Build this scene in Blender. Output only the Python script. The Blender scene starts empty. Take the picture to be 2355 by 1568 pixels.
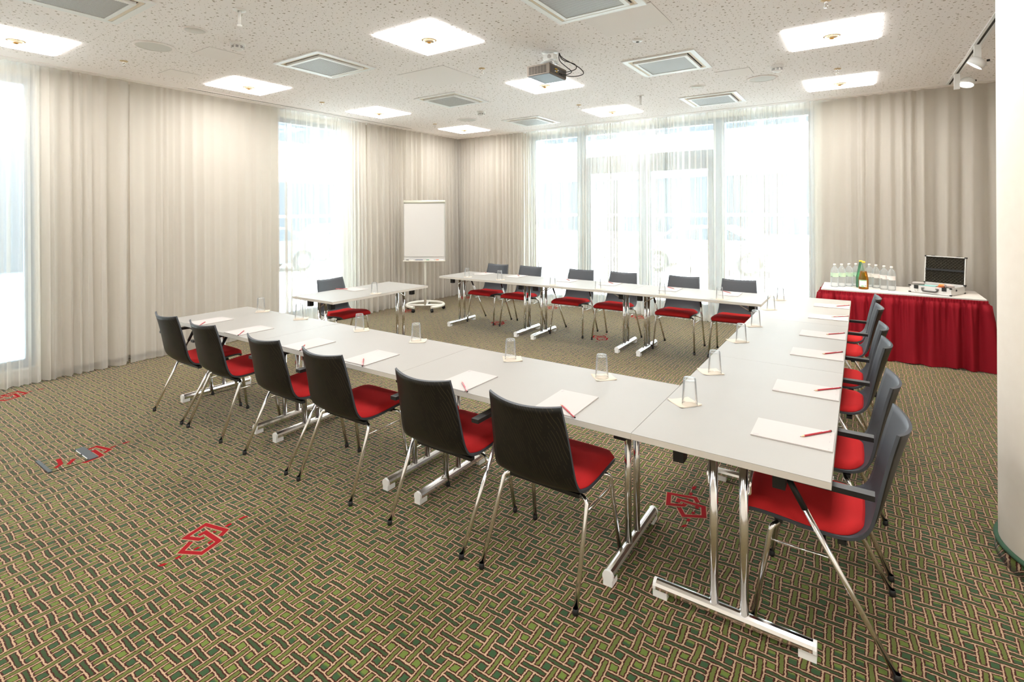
import bpy, bmesh, math, random
from mathutils import Vector, Matrix

PI = math.pi
random.seed(7)
scn = bpy.context.scene
COL = scn.collection

# ------------------------------------------------------------------ camera
IMG_W, IMG_H = 2355.0, 1568.0
CAM_LOC = Vector((0.0884, -2.1116, 1.6907))
YAW, ROLL, FPX, HOR = 0.5942, 0.0049, 1187.3, 486.7
cam_data = bpy.data.cameras.new('camera')
cam = bpy.data.objects.new('camera', cam_data)
COL.objects.link(cam)
fwd = Vector((-math.sin(YAW), math.cos(YAW), 0))
right = Vector((math.cos(YAW), math.sin(YAW), 0))
up = Vector((0, 0, 1))
r2 = right * math.cos(ROLL) - up * math.sin(ROLL)
u2 = up * math.cos(ROLL) + right * math.sin(ROLL)
cam.matrix_world = Matrix(((r2.x, u2.x, -fwd.x, CAM_LOC.x), (r2.y, u2.y, -fwd.y, CAM_LOC.y),
                           (r2.z, u2.z, -fwd.z, CAM_LOC.z), (0, 0, 0, 1)))
cam_data.sensor_fit = 'HORIZONTAL'
cam_data.sensor_width = 36.0
cam_data.lens = 36.0 * FPX / IMG_W
cam_data.shift_y = -(IMG_H / 2 - HOR) / IMG_W
cam_data.clip_start = 0.05
cam_data.clip_end = 300
scn.camera = cam

# ------------------------------------------------------------------ light and exposure
SKY_STRENGTH = 8.0
PANEL_STRENGTH = 8.5
world = bpy.data.worlds.new('sky')
scn.world = world
world.use_nodes = True
bg = world.node_tree.nodes['Background']
bg.inputs['Color'].default_value = (0.80, 0.91, 1.0, 1)
bg.inputs['Strength'].default_value = SKY_STRENGTH
scn.view_settings.view_transform = 'Standard'
scn.view_settings.look = 'None'
scn.view_settings.exposure = 1.66
scn.view_settings.gamma = 1.0
scn.view_settings.use_curve_mapping = False
try:
    scn.cycles.max_bounces = 14
    scn.cycles.diffuse_bounces = 6
    scn.cycles.glossy_bounces = 4
    scn.cycles.transmission_bounces = 8
    scn.cycles.transparent_max_bounces = 24
    scn.cycles.sample_clamp_indirect = 6.0
except Exception:
    pass


# ------------------------------------------------------------------ material helpers
def srgb(r, g, b):
    f = lambda c: (c / 255 / 12.92) if c / 255 <= 0.04045 else ((c / 255 + 0.055) / 1.055) ** 2.4
    return (f(r), f(g), f(b), 1.0)


def mat(name, color, rough=0.5, metal=0.0, spec=0.5, **kw):
    m = bpy.data.materials.new(name)
    m.use_nodes = True
    p = m.node_tree.nodes['Principled BSDF']
    p.inputs['Base Color'].default_value = color
    p.inputs['Roughness'].default_value = rough
    p.inputs['Metallic'].default_value = metal
    p.inputs['Specular IOR Level'].default_value = spec
    for k, v in kw.items():
        p.inputs[k.replace('_', ' ')].default_value = v
    return m


class NT:
    """short hand for building node trees"""
    def __init__(self, m):
        self.m = m
        self.t = m.node_tree
        self.n = self.t.nodes
        self.bsdf = self.n.get('Principled BSDF')

    def node(self, typ, **props):
        x = self.n.new(typ)
        for k, v in props.items():
            setattr(x, k, v)
        return x

    def put(self, sock, v):
        if isinstance(v, bpy.types.NodeSocket):
            self.t.links.new(v, sock)
        else:
            sock.default_value = v

    def math(self, op, a, b=None, c=None, clamp=False):
        x = self.node('ShaderNodeMath', operation=op, use_clamp=clamp)
        self.put(x.inputs[0], a)
        if b is not None:
            self.put(x.inputs[1], b)
        if c is not None:
            self.put(x.inputs[2], c)
        return x.outputs[0]

    def mix(self, f, a, b):
        x = self.node('ShaderNodeMix', data_type='RGBA')
        self.put(x.inputs[0], f)
        self.put(x.inputs[6], a)
        self.put(x.inputs[7], b)
        return x.outputs[2]

    def noise(self, scale, vec=None, detail=2.0, dim='3D'):
        x = self.node('ShaderNodeTexNoise', noise_dimensions=dim)
        x.inputs['Scale'].default_value = scale
        x.inputs['Detail'].default_value = detail
        if vec is not None:
            self.put(x.inputs['Vector'], vec)
        return x

    def bump(self, h, strength=0.2, dist=0.01):
        x = self.node('ShaderNodeBump')
        x.inputs['Strength'].default_value = strength
        x.inputs['Distance'].default_value = dist
        self.put(x.inputs['Height'], h)
        self.t.links.new(x.outputs[0], self.bsdf.inputs['Normal'])


def fine_noise(m, c1, c2, scale, detail=3.0, bump=0.0, stretch=None):
    t = NT(m)
    co = t.node('ShaderNodeTexCoord').outputs['Object']
    if stretch:
        mp = t.node('ShaderNodeMapping')
        mp.inputs['Scale'].default_value = stretch
        t.put(mp.inputs[0], co)
        co = mp.outputs[0]
    nz = t.noise(scale, co, detail)
    t.put(t.bsdf.inputs['Base Color'], t.mix(nz.outputs['Fac'], c1, c2))
    if bump:
        t.bump(nz.outputs['Fac'], bump, 0.003)
    return m


# carpet: woven bands in green on a cream ground with brown outlines
def make_carpet():
    m = mat('carpet', (0.3, 0.3, 0.2, 1), 0.95, spec=0.1)
    t = NT(m)
    geo = t.node('ShaderNodeNewGeometry').outputs['Position']
    sep = t.node('ShaderNodeSeparateXYZ')
    t.put(sep.inputs[0], geo)
    x, y, z = sep.outputs
    # on upright faces (carpet skirting round the column) use the height as second coordinate
    n1 = t.noise(4.5, geo, 1.5)
    n1s = t.node('ShaderNodeSeparateColor')
    t.put(n1s.inputs[0], n1.outputs['Color'])
    n2 = t.noise(85.0, geo, 2.0)
    n2s = t.node('ShaderNodeSeparateColor')
    t.put(n2s.inputs[0], n2.outputs['Color'])

    def wob(c, a, b):
        s = t.math('MULTIPLY_ADD', a, 0.036, c)
        return t.math('MULTIPLY_ADD', b, 0.010, s)
    xx = wob(x, n1s.outputs[0], n2s.outputs[0])
    yy = wob(t.math('ADD', y, z), n1s.outputs[1], n2s.outputs[1])
    u = t.math('DIVIDE', xx, 0.0690)
    v = t.math('DIVIDE', yy, 0.0660)
    iu = t.math('FLOOR', t.math('ADD', u, 0.5))
    iv = t.math('FLOOR', t.math('ADD', v, 0.5))
    a = t.math('ABSOLUTE', t.math('SUBTRACT', u, iu))
    b = t.math('ABSOLUTE', t.math('SUBTRACT', v, iv))
    par = t.math('MODULO', t.math('ABSOLUTE', t.math('ADD', iu, iv)), 2.0)
    over = t.math('GREATER_THAN', par, 0.5)
    W, WH, G = 0.165, 0.150, 0.080
    wa = t.math('SUBTRACT', W, a)
    wb = t.math('SUBTRACT', WH, b)
    ga = t.math('SUBTRACT', a, W + G)
    gb = t.math('SUBTRACT', b, WH + G)
    not_over = t.math('SUBTRACT', 1.0, over)
    Vd = t.math('MINIMUM', wa, t.math('ADD', gb, t.math('MULTIPLY', over, 9.0)))
    Hd = t.math('MINIMUM', wb, t.math('ADD', ga, t.math('MULTIPLY', not_over, 9.0)))
    Sd = t.math('MINIMUM', ga, gb)
    D = t.math('MAXIMUM', t.math('MAXIMUM', Vd, Hd), Sd)
    OUT = 0.068
    cream, brown = srgb(244, 204, 168), srgb(88, 38, 26)
    cV, cH = srgb(132, 146, 70), srgb(68, 100, 60)
    sL, sDk = srgb(138, 162, 72), srgb(66, 110, 70)
    wn = t.node('ShaderNodeTexWhiteNoise', noise_dimensions='2D')
    comb = t.node('ShaderNodeCombineXYZ')
    t.put(comb.inputs[0], t.math('FLOOR', u))
    t.put(comb.inputs[1], t.math('FLOOR', v))
    t.put(wn.inputs['Vector'], comb.outputs[0])
    side = t.math('ADD', t.math('FRACT', v), t.math('MULTIPLY_ADD', wn.outputs['Value'], 0.9, -0.45))
    side = t.math('MULTIPLY_ADD', t.math('SUBTRACT', side, 0.5), 9.0, 0.5, clamp=True)
    cS = t.mix(side, sDk, sL)
    isV = t.math('GREATER_THAN', Vd, t.math('MAXIMUM', Hd, Sd))
    isH = t.math('GREATER_THAN', Hd, t.math('MAXIMUM', Vd, Sd))
    c = t.mix(isV, cS, cV)
    c = t.mix(isH, c, cH)
    # tones drift slowly across the room
    drift = t.noise(1.3, geo, 1.0).outputs['Fac']
    c = t.mix(t.math('MULTIPLY', drift, 0.22), c, srgb(120, 118, 62))
    c = t.mix(t.math('GREATER_THAN', D, OUT), brown, c)
    c = t.mix(t.math('GREATER_THAN', D, 0.0), cream, c)
    pile = t.noise(900.0, geo, 2.0).outputs['Fac']
    hv = t.node('ShaderNodeHueSaturation')
    t.put(hv.inputs['Value'], t.math('MULTIPLY_ADD', pile, 0.32, 0.29))
    t.put(hv.inputs['Color'], c)
    t.put(t.bsdf.inputs['Base Color'], hv.outputs[0])
    t.bump(pile, 0.25, 0.004)
    t.bsdf.inputs['Sheen Weight'].default_value = 0.22
    t.bsdf.inputs['Sheen Roughness'].default_value = 0.4
    return m


def make_ceiling():
    m = mat('perforated_plaster', srgb(246, 241, 240), 0.9, spec=0.2)
    t = NT(m)
    geo = t.node('ShaderNodeNewGeometry').outputs['Position']
    sep = t.node('ShaderNodeSeparateXYZ')
    t.put(sep.inputs[0], geo)
    masks = []
    for scale, r0, r1 in ((15.0, 0.03, 0.145), (27.0, 0.01, 0.125)):
        vo = t.node('ShaderNodeTexVoronoi', voronoi_dimensions='2D', feature='F1')
        vo.inputs['Scale'].default_value = scale
        vo.inputs['Randomness'].default_value = 0.9
        t.put(vo.inputs['Vector'], geo)
        sc = t.node('ShaderNodeSeparateColor')
        t.put(sc.inputs[0], vo.outputs['Color'])
        rad = t.math('MULTIPLY_ADD', sc.outputs[0], r1 - r0, r0)
        masks.append(t.math('LESS_THAN', vo.outputs['Distance'], rad))
    dot = t.math('MAXIMUM', masks[0], masks[1])
    inside = t.math('MULTIPLY', t.math('GREATER_THAN', sep.outputs[0], -6.42), t.math('LESS_THAN', sep.outputs[1], 5.82))
    dot = t.math('MULTIPLY', dot, inside)
    t.put(t.bsdf.inputs['Base Color'], t.mix(dot, srgb(246, 241, 240), srgb(176, 166, 156)))
    return m


def make_sheer(name, k_facing, k_base):
    m = bpy.data.materials.new(name)
    m.use_nodes = True
    t = NT(m)
    t.n.remove(t.bsdf)
    out = t.n['Material Output']
    c = srgb(224, 219, 210)
    d = t.node('ShaderNodeBsdfDiffuse')
    d.inputs[0].default_value = c
    tr = t.node('ShaderNodeBsdfTranslucent')
    tr.inputs[0].default_value = c
    tp = t.node('ShaderNodeBsdfTransparent')
    lw = t.node('ShaderNodeLayerWeight')
    lw.inputs[0].default_value = 0.35
    m1 = t.node('ShaderNodeMixShader')
    m1.inputs[0].default_value = 0.20
    t.put(m1.inputs[1], d.outputs[0])
    t.put(m1.inputs[2], tr.outputs[0])
    m2 = t.node('ShaderNodeMixShader')
    fac = t.math('MULTIPLY_ADD', lw.outputs['Facing'], k_facing, k_base, clamp=True)
    t.put(m2.inputs[0], fac)
    t.put(m2.inputs[1], tp.outputs[0])
    t.put(m2.inputs[2], m1.outputs[0])
    t.put(out.inputs[0], m2.outputs[0])
    return m


def make_pane():
    m = bpy.data.materials.new('window_glass')
    m.use_nodes = True
    t = NT(m)
    t.n.remove(t.bsdf)
    out = t.n['Material Output']
    gl = t.node('ShaderNodeBsdfGlossy')
    gl.inputs['Roughness'].default_value = 0.02
    tp = t.node('ShaderNodeBsdfTransparent')
    tp.inputs[0].default_value = (0.93, 0.97, 0.96, 1)
    fr = t.node('ShaderNodeFresnel')
    fr.inputs[0].default_value = 1.45
    mx = t.node('ShaderNodeMixShader')
    t.put(mx.inputs[0], fr.outputs[0])
    t.put(mx.inputs[1], tp.outputs[0])
    t.put(mx.inputs[2], gl.outputs[0])
    t.put(out.inputs[0], mx.outputs[0])
    return m


def make_thin_glass(name, tint, ior=1.5, edge=0.55, milky=0.05, haze=(0.9, 0.93, 0.95, 1)):
    m = bpy.data.materials.new(name)
    m.use_nodes = True
    t = NT(m)
    t.n.remove(t.bsdf)
    out = t.n['Material Output']
    gl = t.node('ShaderNodeBsdfGlossy')
    gl.inputs['Roughness'].default_value = 0.03
    tp = t.node('ShaderNodeBsdfTransparent')
    lw = t.node('ShaderNodeLayerWeight')
    lw.inputs[0].default_value = 0.2
    t.put(tp.inputs[0], t.mix(t.math('MULTIPLY', lw.outputs['Facing'], 0.6, clamp=True), tint, (tint[0] * edge, tint[1] * edge, tint[2] * edge, 1)))
    fr = t.node('ShaderNodeFresnel')
    fr.inputs[0].default_value = ior
    mx = t.node('ShaderNodeMixShader')
    t.put(mx.inputs[0], fr.outputs[0])
    t.put(mx.inputs[1], tp.outputs[0])
    t.put(mx.inputs[2], gl.outputs[0])
    df = t.node('ShaderNodeBsdfTranslucent')
    df.inputs[0].default_value = haze
    df2 = t.node('ShaderNodeBsdfDiffuse')
    df2.inputs[0].default_value = haze
    md = t.node('ShaderNodeMixShader')
    t.put(md.inputs[1], df.outputs[0])
    t.put(md.inputs[2], df2.outputs[0])
    mm = t.node('ShaderNodeMixShader')
    t.put(mm.inputs[0], t.math('MULTIPLY_ADD', lw.outputs['Facing'], milky * 3, milky, clamp=True))
    t.put(mm.inputs[1], mx.outputs[0])
    t.put(mm.inputs[2], md.outputs[0])
    t.put(out.inputs[0], mm.outputs[0])
    return m


def make_oak():
    m = mat('black_stained_oak', srgb(15, 15, 13), 0.42, spec=0.35)
    t = NT(m)
    co = t.node('ShaderNodeTexCoord').outputs['Object']
    mp = t.node('ShaderNodeMapping')
    mp.inputs['Scale'].default_value = (1.0, 1.0, 0.20)
    t.put(mp.inputs[0], co)
    nz = t.noise(5.0, mp.outputs[0], 2.0).outputs['Fac']
    sp = t.node('ShaderNodeSeparateXYZ')
    t.put(sp.inputs[0], co)
    along = t.math('ADD', t.math('MULTIPLY', sp.outputs[0], 62.0), t.math('MULTIPLY', sp.outputs[2], 22.0))
    ring = t.math('FRACT', t.math('ADD', along, t.math('MULTIPLY', nz, 8.0)))
    line = t.math('LESS_THAN', ring, 0.15)
    brk = t.math('GREATER_THAN', t.noise(34.0, mp.outputs[0], 2.0).outputs['Fac'], 0.45)
    f = t.math('MULTIPLY', t.math('MULTIPLY', line, brk), 0.36)
    t.put(t.bsdf.inputs['Base Color'], t.mix(f, srgb(15, 15, 13), srgb(92, 82, 62)))
    t.put(t.bsdf.inputs['Roughness'], t.math('MULTIPLY_ADD', f, 0.3, 0.42))
    return m


def make_emit(name, color, strength):
    m = bpy.data.materials.new(name)
    m.use_nodes = True
    t = NT(m)
    t.n.remove(t.bsdf)
    e = t.node('ShaderNodeEmission')
    e.inputs[0].default_value = color
    e.inputs[1].default_value = strength
    t.put(t.n['Material Output'].inputs[0], e.outputs[0])
    return m


def make_perf_metal():
    m = mat('perforated_metal', srgb(190, 192, 194), 0.5, spec=0.3)
    t = NT(m)
    geo = t.node('ShaderNodeNewGeometry').outputs['Position']
    mp = t.node('ShaderNodeMapping')
    mp.inputs['Scale'].default_value = (110, 110, 110)
    mp.inputs['Rotation'].default_value = (0, 0, PI / 4)
    t.put(mp.inputs[0], geo)
    sep = t.node('ShaderNodeSeparateXYZ')
    t.put(sep.inputs[0], mp.outputs[0])
    fx = t.math('SUBTRACT', t.math('FRACT', sep.outputs[0]), 0.5)
    fy = t.math('SUBTRACT', t.math('FRACT', sep.outputs[1]), 0.5)
    r = t.math('ADD', t.math('MULTIPLY', fx, fx), t.math('MULTIPLY', fy, fy))
    hole = t.math('LESS_THAN', r, 0.10)
    t.put(t.bsdf.inputs['Base Color'], t.mix(hole, srgb(205, 207, 208), srgb(70, 72, 74)))
    return m


def make_foam():
    return fine_noise(mat('egg_crate_foam', srgb(52, 50, 44), 0.95, spec=0.1), srgb(44, 42, 38), srgb(62, 58, 48), 60)


M = {}
M['carpet'] = make_carpet()
M['ceiling'] = make_ceiling()
M['plaster'] = fine_noise(mat('painted_plaster', srgb(236, 230, 220), 0.85, spec=0.2), srgb(238, 233, 224), srgb(232, 225, 214), 18, bump=0.05)
M['pillar_plaster'] = fine_noise(mat('column_plaster', srgb(216, 209, 198), 0.85, spec=0.2), srgb(218, 211, 200), srgb(212, 204, 192), 18, bump=0.05)
M['panel_white'] = mat('smooth_panel', srgb(243, 238, 236), 0.8, spec=0.2)
M['sheer'] = make_sheer('sheer_fabric', 0.18, 0.46)
M['sheer_window'] = make_sheer('sheer_fabric_at_window', 0.50, 0.54)
M['drape'] = fine_noise(mat('beige_drape', srgb(222, 208, 186), 0.95, spec=0.05), srgb(196, 189, 176), srgb(190, 182, 169), 400)
M['glass_pane'] = make_pane()
M['frame'] = mat('grey_window_frame', srgb(128, 150, 168), 0.5)
M['table'] = fine_noise(mat('white_laminate', srgb(153, 150, 144), 0.45, spec=0.2), srgb(154, 151, 145), srgb(150, 147, 141), 3)
M['edge'] = mat('lightened_edge', srgb(196, 190, 180), 0.5)  # paler than the top, painting in light the table edges lack
M['chrome'] = mat('chrome', (0.90, 0.90, 0.91, 1), 0.14, metal=1.0)
M['black'] = mat('black_plastic', srgb(22, 23, 24), 0.45)
M['white_plastic'] = mat('white_plastic', srgb(232, 232, 230), 0.45)
M['oak'] = make_oak()
M['shell_front'] = fine_noise(mat('black_shell_sheen_tint', srgb(46, 52, 60), 0.55, spec=0.9), srgb(48, 54, 62), srgb(44, 49, 57), 30, stretch=(8, 8, 1))  # daylight sheen on the black shell is mixed into this blue-grey base
M['red_seat'] = fine_noise(mat('red_seat_fabric', srgb(184, 40, 42), 0.92, spec=0.1), srgb(194, 46, 46), srgb(174, 36, 38), 500, bump=0.1)
M['skirt'] = fine_noise(mat('red_skirt_fabric', srgb(158, 18, 34), 0.8, spec=0.2), srgb(142, 16, 32), srgb(126, 11, 26), 300)
M['cloth'] = fine_noise(mat('white_tablecloth', srgb(240, 237, 232), 0.9, spec=0.1), srgb(196, 193, 189), srgb(192, 188, 183), 40)
M['paper'] = mat('pad_paper', srgb(182, 176, 172), 0.8, spec=0.2)
M['flip_paper'] = mat('flipchart_paper', srgb(208, 205, 201), 0.85, spec=0.1)
M['print'] = mat('grey_print', srgb(170, 165, 165), 0.8)
M['napkin'] = fine_noise(mat('paper_napkin', srgb(245, 231, 212), 0.95, spec=0.1), srgb(206, 194, 178), srgb(200, 186, 168), 120)
M['pencil'] = mat('red_lacquer', srgb(168, 32, 46), 0.3)
M['wood'] = mat('pencil_wood', srgb(222, 178, 140), 0.7)
M['lead'] = mat('graphite', srgb(50, 48, 46), 0.5)
M['dark_end'] = mat('dark_lacquer', srgb(38, 26, 28), 0.4)
M['lettering'] = mat('white_lettering', srgb(245, 215, 220), 0.6)
M['glass'] = make_thin_glass('clear_glass', (0.985, 0.99, 0.99, 1), 1.25, 0.90, 0.05)
M['water_glass'] = make_thin_glass('bottle_plastic', (0.95, 0.975, 0.985, 1), 1.25, 0.92, 0.16)
M['juice'] = make_thin_glass('apple_juice', (0.93, 0.60, 0.16, 1), 1.3, 0.75, 0.06, (0.85, 0.42, 0.06, 1))
M['juice_neck'] = make_thin_glass('pale_bottle_glass', (0.90, 0.95, 0.88, 1), 1.3, 0.85, 0.10)
M['green_glass'] = make_thin_glass('green_bottle_glass', (0.50, 0.80, 0.62, 1), 1.3, 0.75, 0.10, (0.25, 0.55, 0.36, 1))
M['green_label'] = mat('pale_green_label', srgb(190, 218, 190), 0.6)
M['white_label'] = mat('white_label', srgb(238, 230, 226), 0.6)
M['dark_print'] = mat('dark_print', srgb(36, 34, 40), 0.6)
M['green_print'] = mat('green_print', srgb(130, 190, 130), 0.6)
M['yellow_cap'] = mat('yellow_cap', srgb(240, 200, 60), 0.4)
M['white_cap'] = mat('white_cap', srgb(240, 236, 230), 0.4)
M['alu'] = mat('brushed_aluminium', srgb(222, 221, 218), 0.35, metal=0.12)
M['foam'] = make_foam()
M['strap'] = mat('black_webbing', srgb(28, 30, 32), 0.7)
M['leather'] = mat('dark_grey_grip', srgb(66, 64, 62), 0.5)
M['clip'] = mat('steel', (0.7, 0.7, 0.7, 1), 0.2, metal=1.0)
M['teal'] = mat('teal_card', srgb(140, 200, 196), 0.6)
M['orange'] = mat('orange_card', srgb(238, 140, 70), 0.6)
M['red_card'] = mat('salmon_card', srgb(226, 100, 80), 0.6)
M['grey_card'] = mat('grey_card', srgb(180, 168, 164), 0.6)
M['board'] = mat('whiteboard', srgb(200, 198, 195), 0.35)
M['bar'] = mat('champagne_bar', srgb(205, 203, 188), 0.45)
M['stand'] = mat('light_grey_enamel', srgb(222, 220, 210), 0.4)
M['marker_black'] = mat('black_marker', srgb(30, 30, 32), 0.4)
M['marker_blue'] = mat('blue_marker', srgb(30, 60, 110), 0.4)
M['marker_green'] = mat('green_marker', srgb(40, 140, 100), 0.4)
M['marker_orange'] = mat('orange_marker', srgb(240, 110, 70), 0.4)
M['panel'] = make_emit('lit_diffuser', (1.0, 0.975, 0.95, 1), PANEL_STRENGTH)
M['spot_disc'] = make_emit('lit_spot_lens', (1.0, 0.90, 0.78, 1), 12.0)
M['gold'] = mat('faceted_reflector', srgb(236, 220, 190), 0.25, metal=0.6)
M['ring'] = mat('cream_ring', srgb(214, 190, 152), 0.5)
M['lamp_cap'] = mat('gold_lamp_cap', srgb(176, 130, 62), 0.3, metal=0.6)
M['white_metal'] = mat('white_enamel', srgb(236, 238, 238), 0.4)
M['vent_cream'] = mat('vent_lip', srgb(226, 212, 192), 0.6)
M['dark_slot'] = mat('dark_slot', srgb(44, 40, 34), 0.8)
M['perf'] = make_perf_metal()
M['speaker_mesh'] = fine_noise(mat('speaker_mesh', srgb(190, 190, 186), 0.7), srgb(222, 220, 216), srgb(208, 206, 202), 700)
M['proj'] = mat('bronze_plastic', srgb(104, 94, 82), 0.45, metal=0.2)
M['proj_dark'] = mat('dark_grey_plastic', srgb(70, 66, 62), 0.5)
M['proj_base'] = mat('pale_blue_grey_plastic', srgb(124, 136, 148), 0.5)
M['brass'] = mat('brass', srgb(220, 180, 70), 0.3, metal=0.9)
M['motif_red'] = fine_noise(mat('red_pile', srgb(190, 36, 40), 0.95, spec=0.1), srgb(150, 32, 36), srgb(132, 22, 28), 700, bump=0.2)
M['motif_cream'] = fine_noise(mat('cream_pile', srgb(231, 196, 160), 0.95, spec=0.1), srgb(176, 148, 120), srgb(164, 136, 108), 700, bump=0.2)
M['box_grey'] = mat('grey_plastic', srgb(72, 78, 82), 0.5)
M['carpet_edge'] = fine_noise(mat('green_piping', srgb(52, 84, 64), 0.9), srgb(58, 92, 70), srgb(44, 74, 56), 300)
M['paving'] = fine_noise(mat('pale_paving', srgb(196, 194, 190), 0.9), srgb(238, 236, 232), srgb(230, 228, 224), 2)
M['facade'] = fine_noise(mat('white_facade', srgb(226, 226, 224), 0.8), srgb(228, 228, 226), srgb(218, 218, 216), 1)
M['shop_wall'] = mat('shade_toned_render', srgb(130, 146, 160), 0.8)  # grey-blue tone puts the outdoor shade into the shop wall colour
M['cream_band'] = mat('cream_fascia', srgb(226, 214, 190), 0.7)
M['dark_window'] = mat('dark_pane', srgb(40, 56, 68), 0.4, spec=0.2)
M['car_white'] = mat('white_car_paint', srgb(226, 228, 230), 0.25)
M['car_dark'] = mat('dark_car_paint', srgb(70, 76, 84), 0.25)
M['tyre'] = mat('tyre_rubber', srgb(40, 42, 44), 0.8)
M['rim'] = mat('alloy_rim', srgb(214, 216, 218), 0.3, metal=0.5)


# ------------------------------------------------------------------ geometry helpers
def box(bm, x0, x1, y0, y1, z0, z1, mi=0, mtx=None):
    vs = [bm.verts.new((x, y, z)) for z in (z0, z1) for y in (y0, y1) for x in (x0, x1)]
    if mtx is not None:
        for v in vs:
            v.co = mtx @ v.co
    fs = [(0, 2, 3, 1), (4, 5, 7, 6), (0, 1, 5, 4), (2, 6, 7, 3), (0, 4, 6, 2), (1, 3, 7, 5)]
    out = []
    for f in fs:
        face = bm.faces.new([vs[i] for i in f])
        face.material_index = mi
        out.append(face)
    return vs, out


def fillet(pts, rad, n=5):
    pts = [Vector(p) for p in pts]
    out = [pts[0]]
    for i in range(1, len(pts) - 1):
        p, a, b = pts[i], pts[i - 1], pts[i + 1]
        r = min(rad, (a - p).length * 0.49, (b - p).length * 0.49)
        s, e = p + (a - p).normalized() * r, p + (b - p).normalized() * r
        for k in range(n + 1):
            t = k / n
            out.append(s * (1 - t) ** 2 + p * 2 * t * (1 - t) + e * t * t)
    out.append(pts[-1])
    return out


def tube(bm, pts, r, seg=10, closed=False, mi=0, caps=True):
    pts = [Vector(p) for p in pts]
    n = len(pts)
    rings = []
    prev = None
    for i in range(n):
        if closed:
            d = pts[(i + 1) % n] - pts[i - 1]
        else:
            d = pts[min(i + 1, n - 1)] - pts[max(i - 1, 0)]
        d.normalize()
        if prev is None:
            ref = Vector((0, 0, 1)) if abs(d.z) < 0.9 else Vector((1, 0, 0))
            a = d.cross(ref).normalized()
        else:
            a = (prev - d * prev.dot(d)).normalized()
        prev = a
        b = d.cross(a)
        rr = r[i] if isinstance(r, (list, tuple)) else r
        rings.append([bm.verts.new(pts[i] + (a * math.cos(2 * PI * k / seg) + b * math.sin(2 * PI * k / seg)) * rr) for k in range(seg)])
    m = n if closed else n - 1
    for i in range(m):
        A, B = rings[i], rings[(i + 1) % n]
        for k in range(seg):
            f = bm.faces.new((A[k], A[(k + 1) % seg], B[(k + 1) % seg], B[k]))
            f.material_index = mi
            f.smooth = True
    if caps and not closed:
        f = bm.faces.new(list(reversed(rings[0])))
        f.material_index = mi
        f = bm.faces.new(rings[-1])
        f.material_index = mi


def lathe(bm, prof, seg=24, cx=0.0, cy=0.0, mi=0, mtx=None, smooth=True):
    """prof: (r, z) pairs; r == 0 makes a pole"""
    rings = []
    for r, z in prof:
        if r <= 1e-6:
            v = bm.verts.new((cx, cy, z))
            rings.append([v])
        else:
            rings.append([bm.verts.new((cx + r * math.cos(2 * PI * k / seg), cy + r * math.sin(2 * PI * k / seg), z)) for k in range(seg)])
    if mtx is not None:
        for ring in rings:
            for v in ring:
                v.co = mtx @ v.co
    for A, B in zip(rings[:-1], rings[1:]):
        for k in range(seg):
            k2 = (k + 1) % seg
            if len(A) == 1 and len(B) == 1:
                continue
            if len(A) == 1:
                f = bm.faces.new((A[0], B[k2], B[k]))
            elif len(B) == 1:
                f = bm.faces.new((A[k], A[k2], B[0]))
            else:
                f = bm.faces.new((A[k], A[k2], B[k2], B[k]))
            f.smooth = smooth
            f.material_index = mi


def prism(bm, outline, z0, z1, mi=0, mtx=None):
    """closed outline of (x, y) extruded from z0 to z1"""
    lo = [bm.verts.new((x, y, z0)) for x, y in outline]
    hi = [bm.verts.new((x, y, z1)) for x, y in outline]
    if mtx is not None:
        for v in lo + hi:
            v.co = mtx @ v.co
    n = len(outline)
    fs = [bm.faces.new(list(reversed(lo))), bm.faces.new(hi)]
    for i in range(n):
        fs.append(bm.faces.new((lo[i], lo[(i + 1) % n], hi[(i + 1) % n], hi[i])))
    for f in fs:
        f.material_index = mi
    return fs


def bevel(bm, w, seg=2, angle=0.6):
    es = [e for e in bm.edges if len(e.link_faces) == 2 and e.calc_face_angle(0) > angle]
    if es:
        bmesh.ops.bevel(bm, geom=es, offset=w, segments=seg, profile=0.6, affect='EDGES', clamp_overlap=True)


def obj(name, bm, mats, parent=None, loc=None, rz=0.0, smooth=None, fixn=True):
    if fixn:
        bmesh.ops.recalc_face_normals(bm, faces=bm.faces[:])
    if smooth is not None:
        for f in bm.faces:
            f.smooth = smooth
    me = bpy.data.meshes.new(name)
    bm.to_mesh(me)
    bm.free()
    for m in (mats if isinstance(mats, (list, tuple)) else [mats]):
        me.materials.append(m)
    o = bpy.data.objects.new(name, me)
    COL.objects.link(o)
    if parent is not None:
        o.parent = parent
    if loc is not None:
        o.location = loc
    o.rotation_euler = (0, 0, rz)
    return o


def tag(o, label=None, cat=None, group=None, kind=None):
    for k, v in (('label', label), ('category', cat), ('group', group), ('kind', kind)):
        if v:
            o[k] = v
    return o


def thing(name, label, cat, loc=(0, 0, 0), rz=0.0, group=None):
    o = bpy.data.objects.new(name, None)
    COL.objects.link(o)
    o.location = loc
    o.rotation_euler = (0, 0, rz)
    o.empty_display_size = 0.1
    return tag(o, label, cat, group)


KIDS = {}


def kids(o):
    return [c for c in COL.objects if c.parent == o]


def copy_tree(root, loc, rz, label, cache={}):
    if root.name not in cache:
        cache[root.name] = [(c, kids(c)) for c in kids(root)]
    r = root.copy()
    COL.objects.link(r)
    r.location = loc
    r.rotation_euler = (0, 0, rz)
    r['label'] = label
    for c, sub in cache[root.name]:
        d = c.copy()
        COL.objects.link(d)
        d.parent = r
        for g in sub:
            h = g.copy()
            COL.objects.link(h)
            h.parent = d
    return r


def B():
    return bmesh.new()


def struct(name, bm, m, parent=None, **kw):
    o = obj(name, bm, m, parent, **kw)
    if parent is None:
        o['kind'] = 'structure'
    return o


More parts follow.
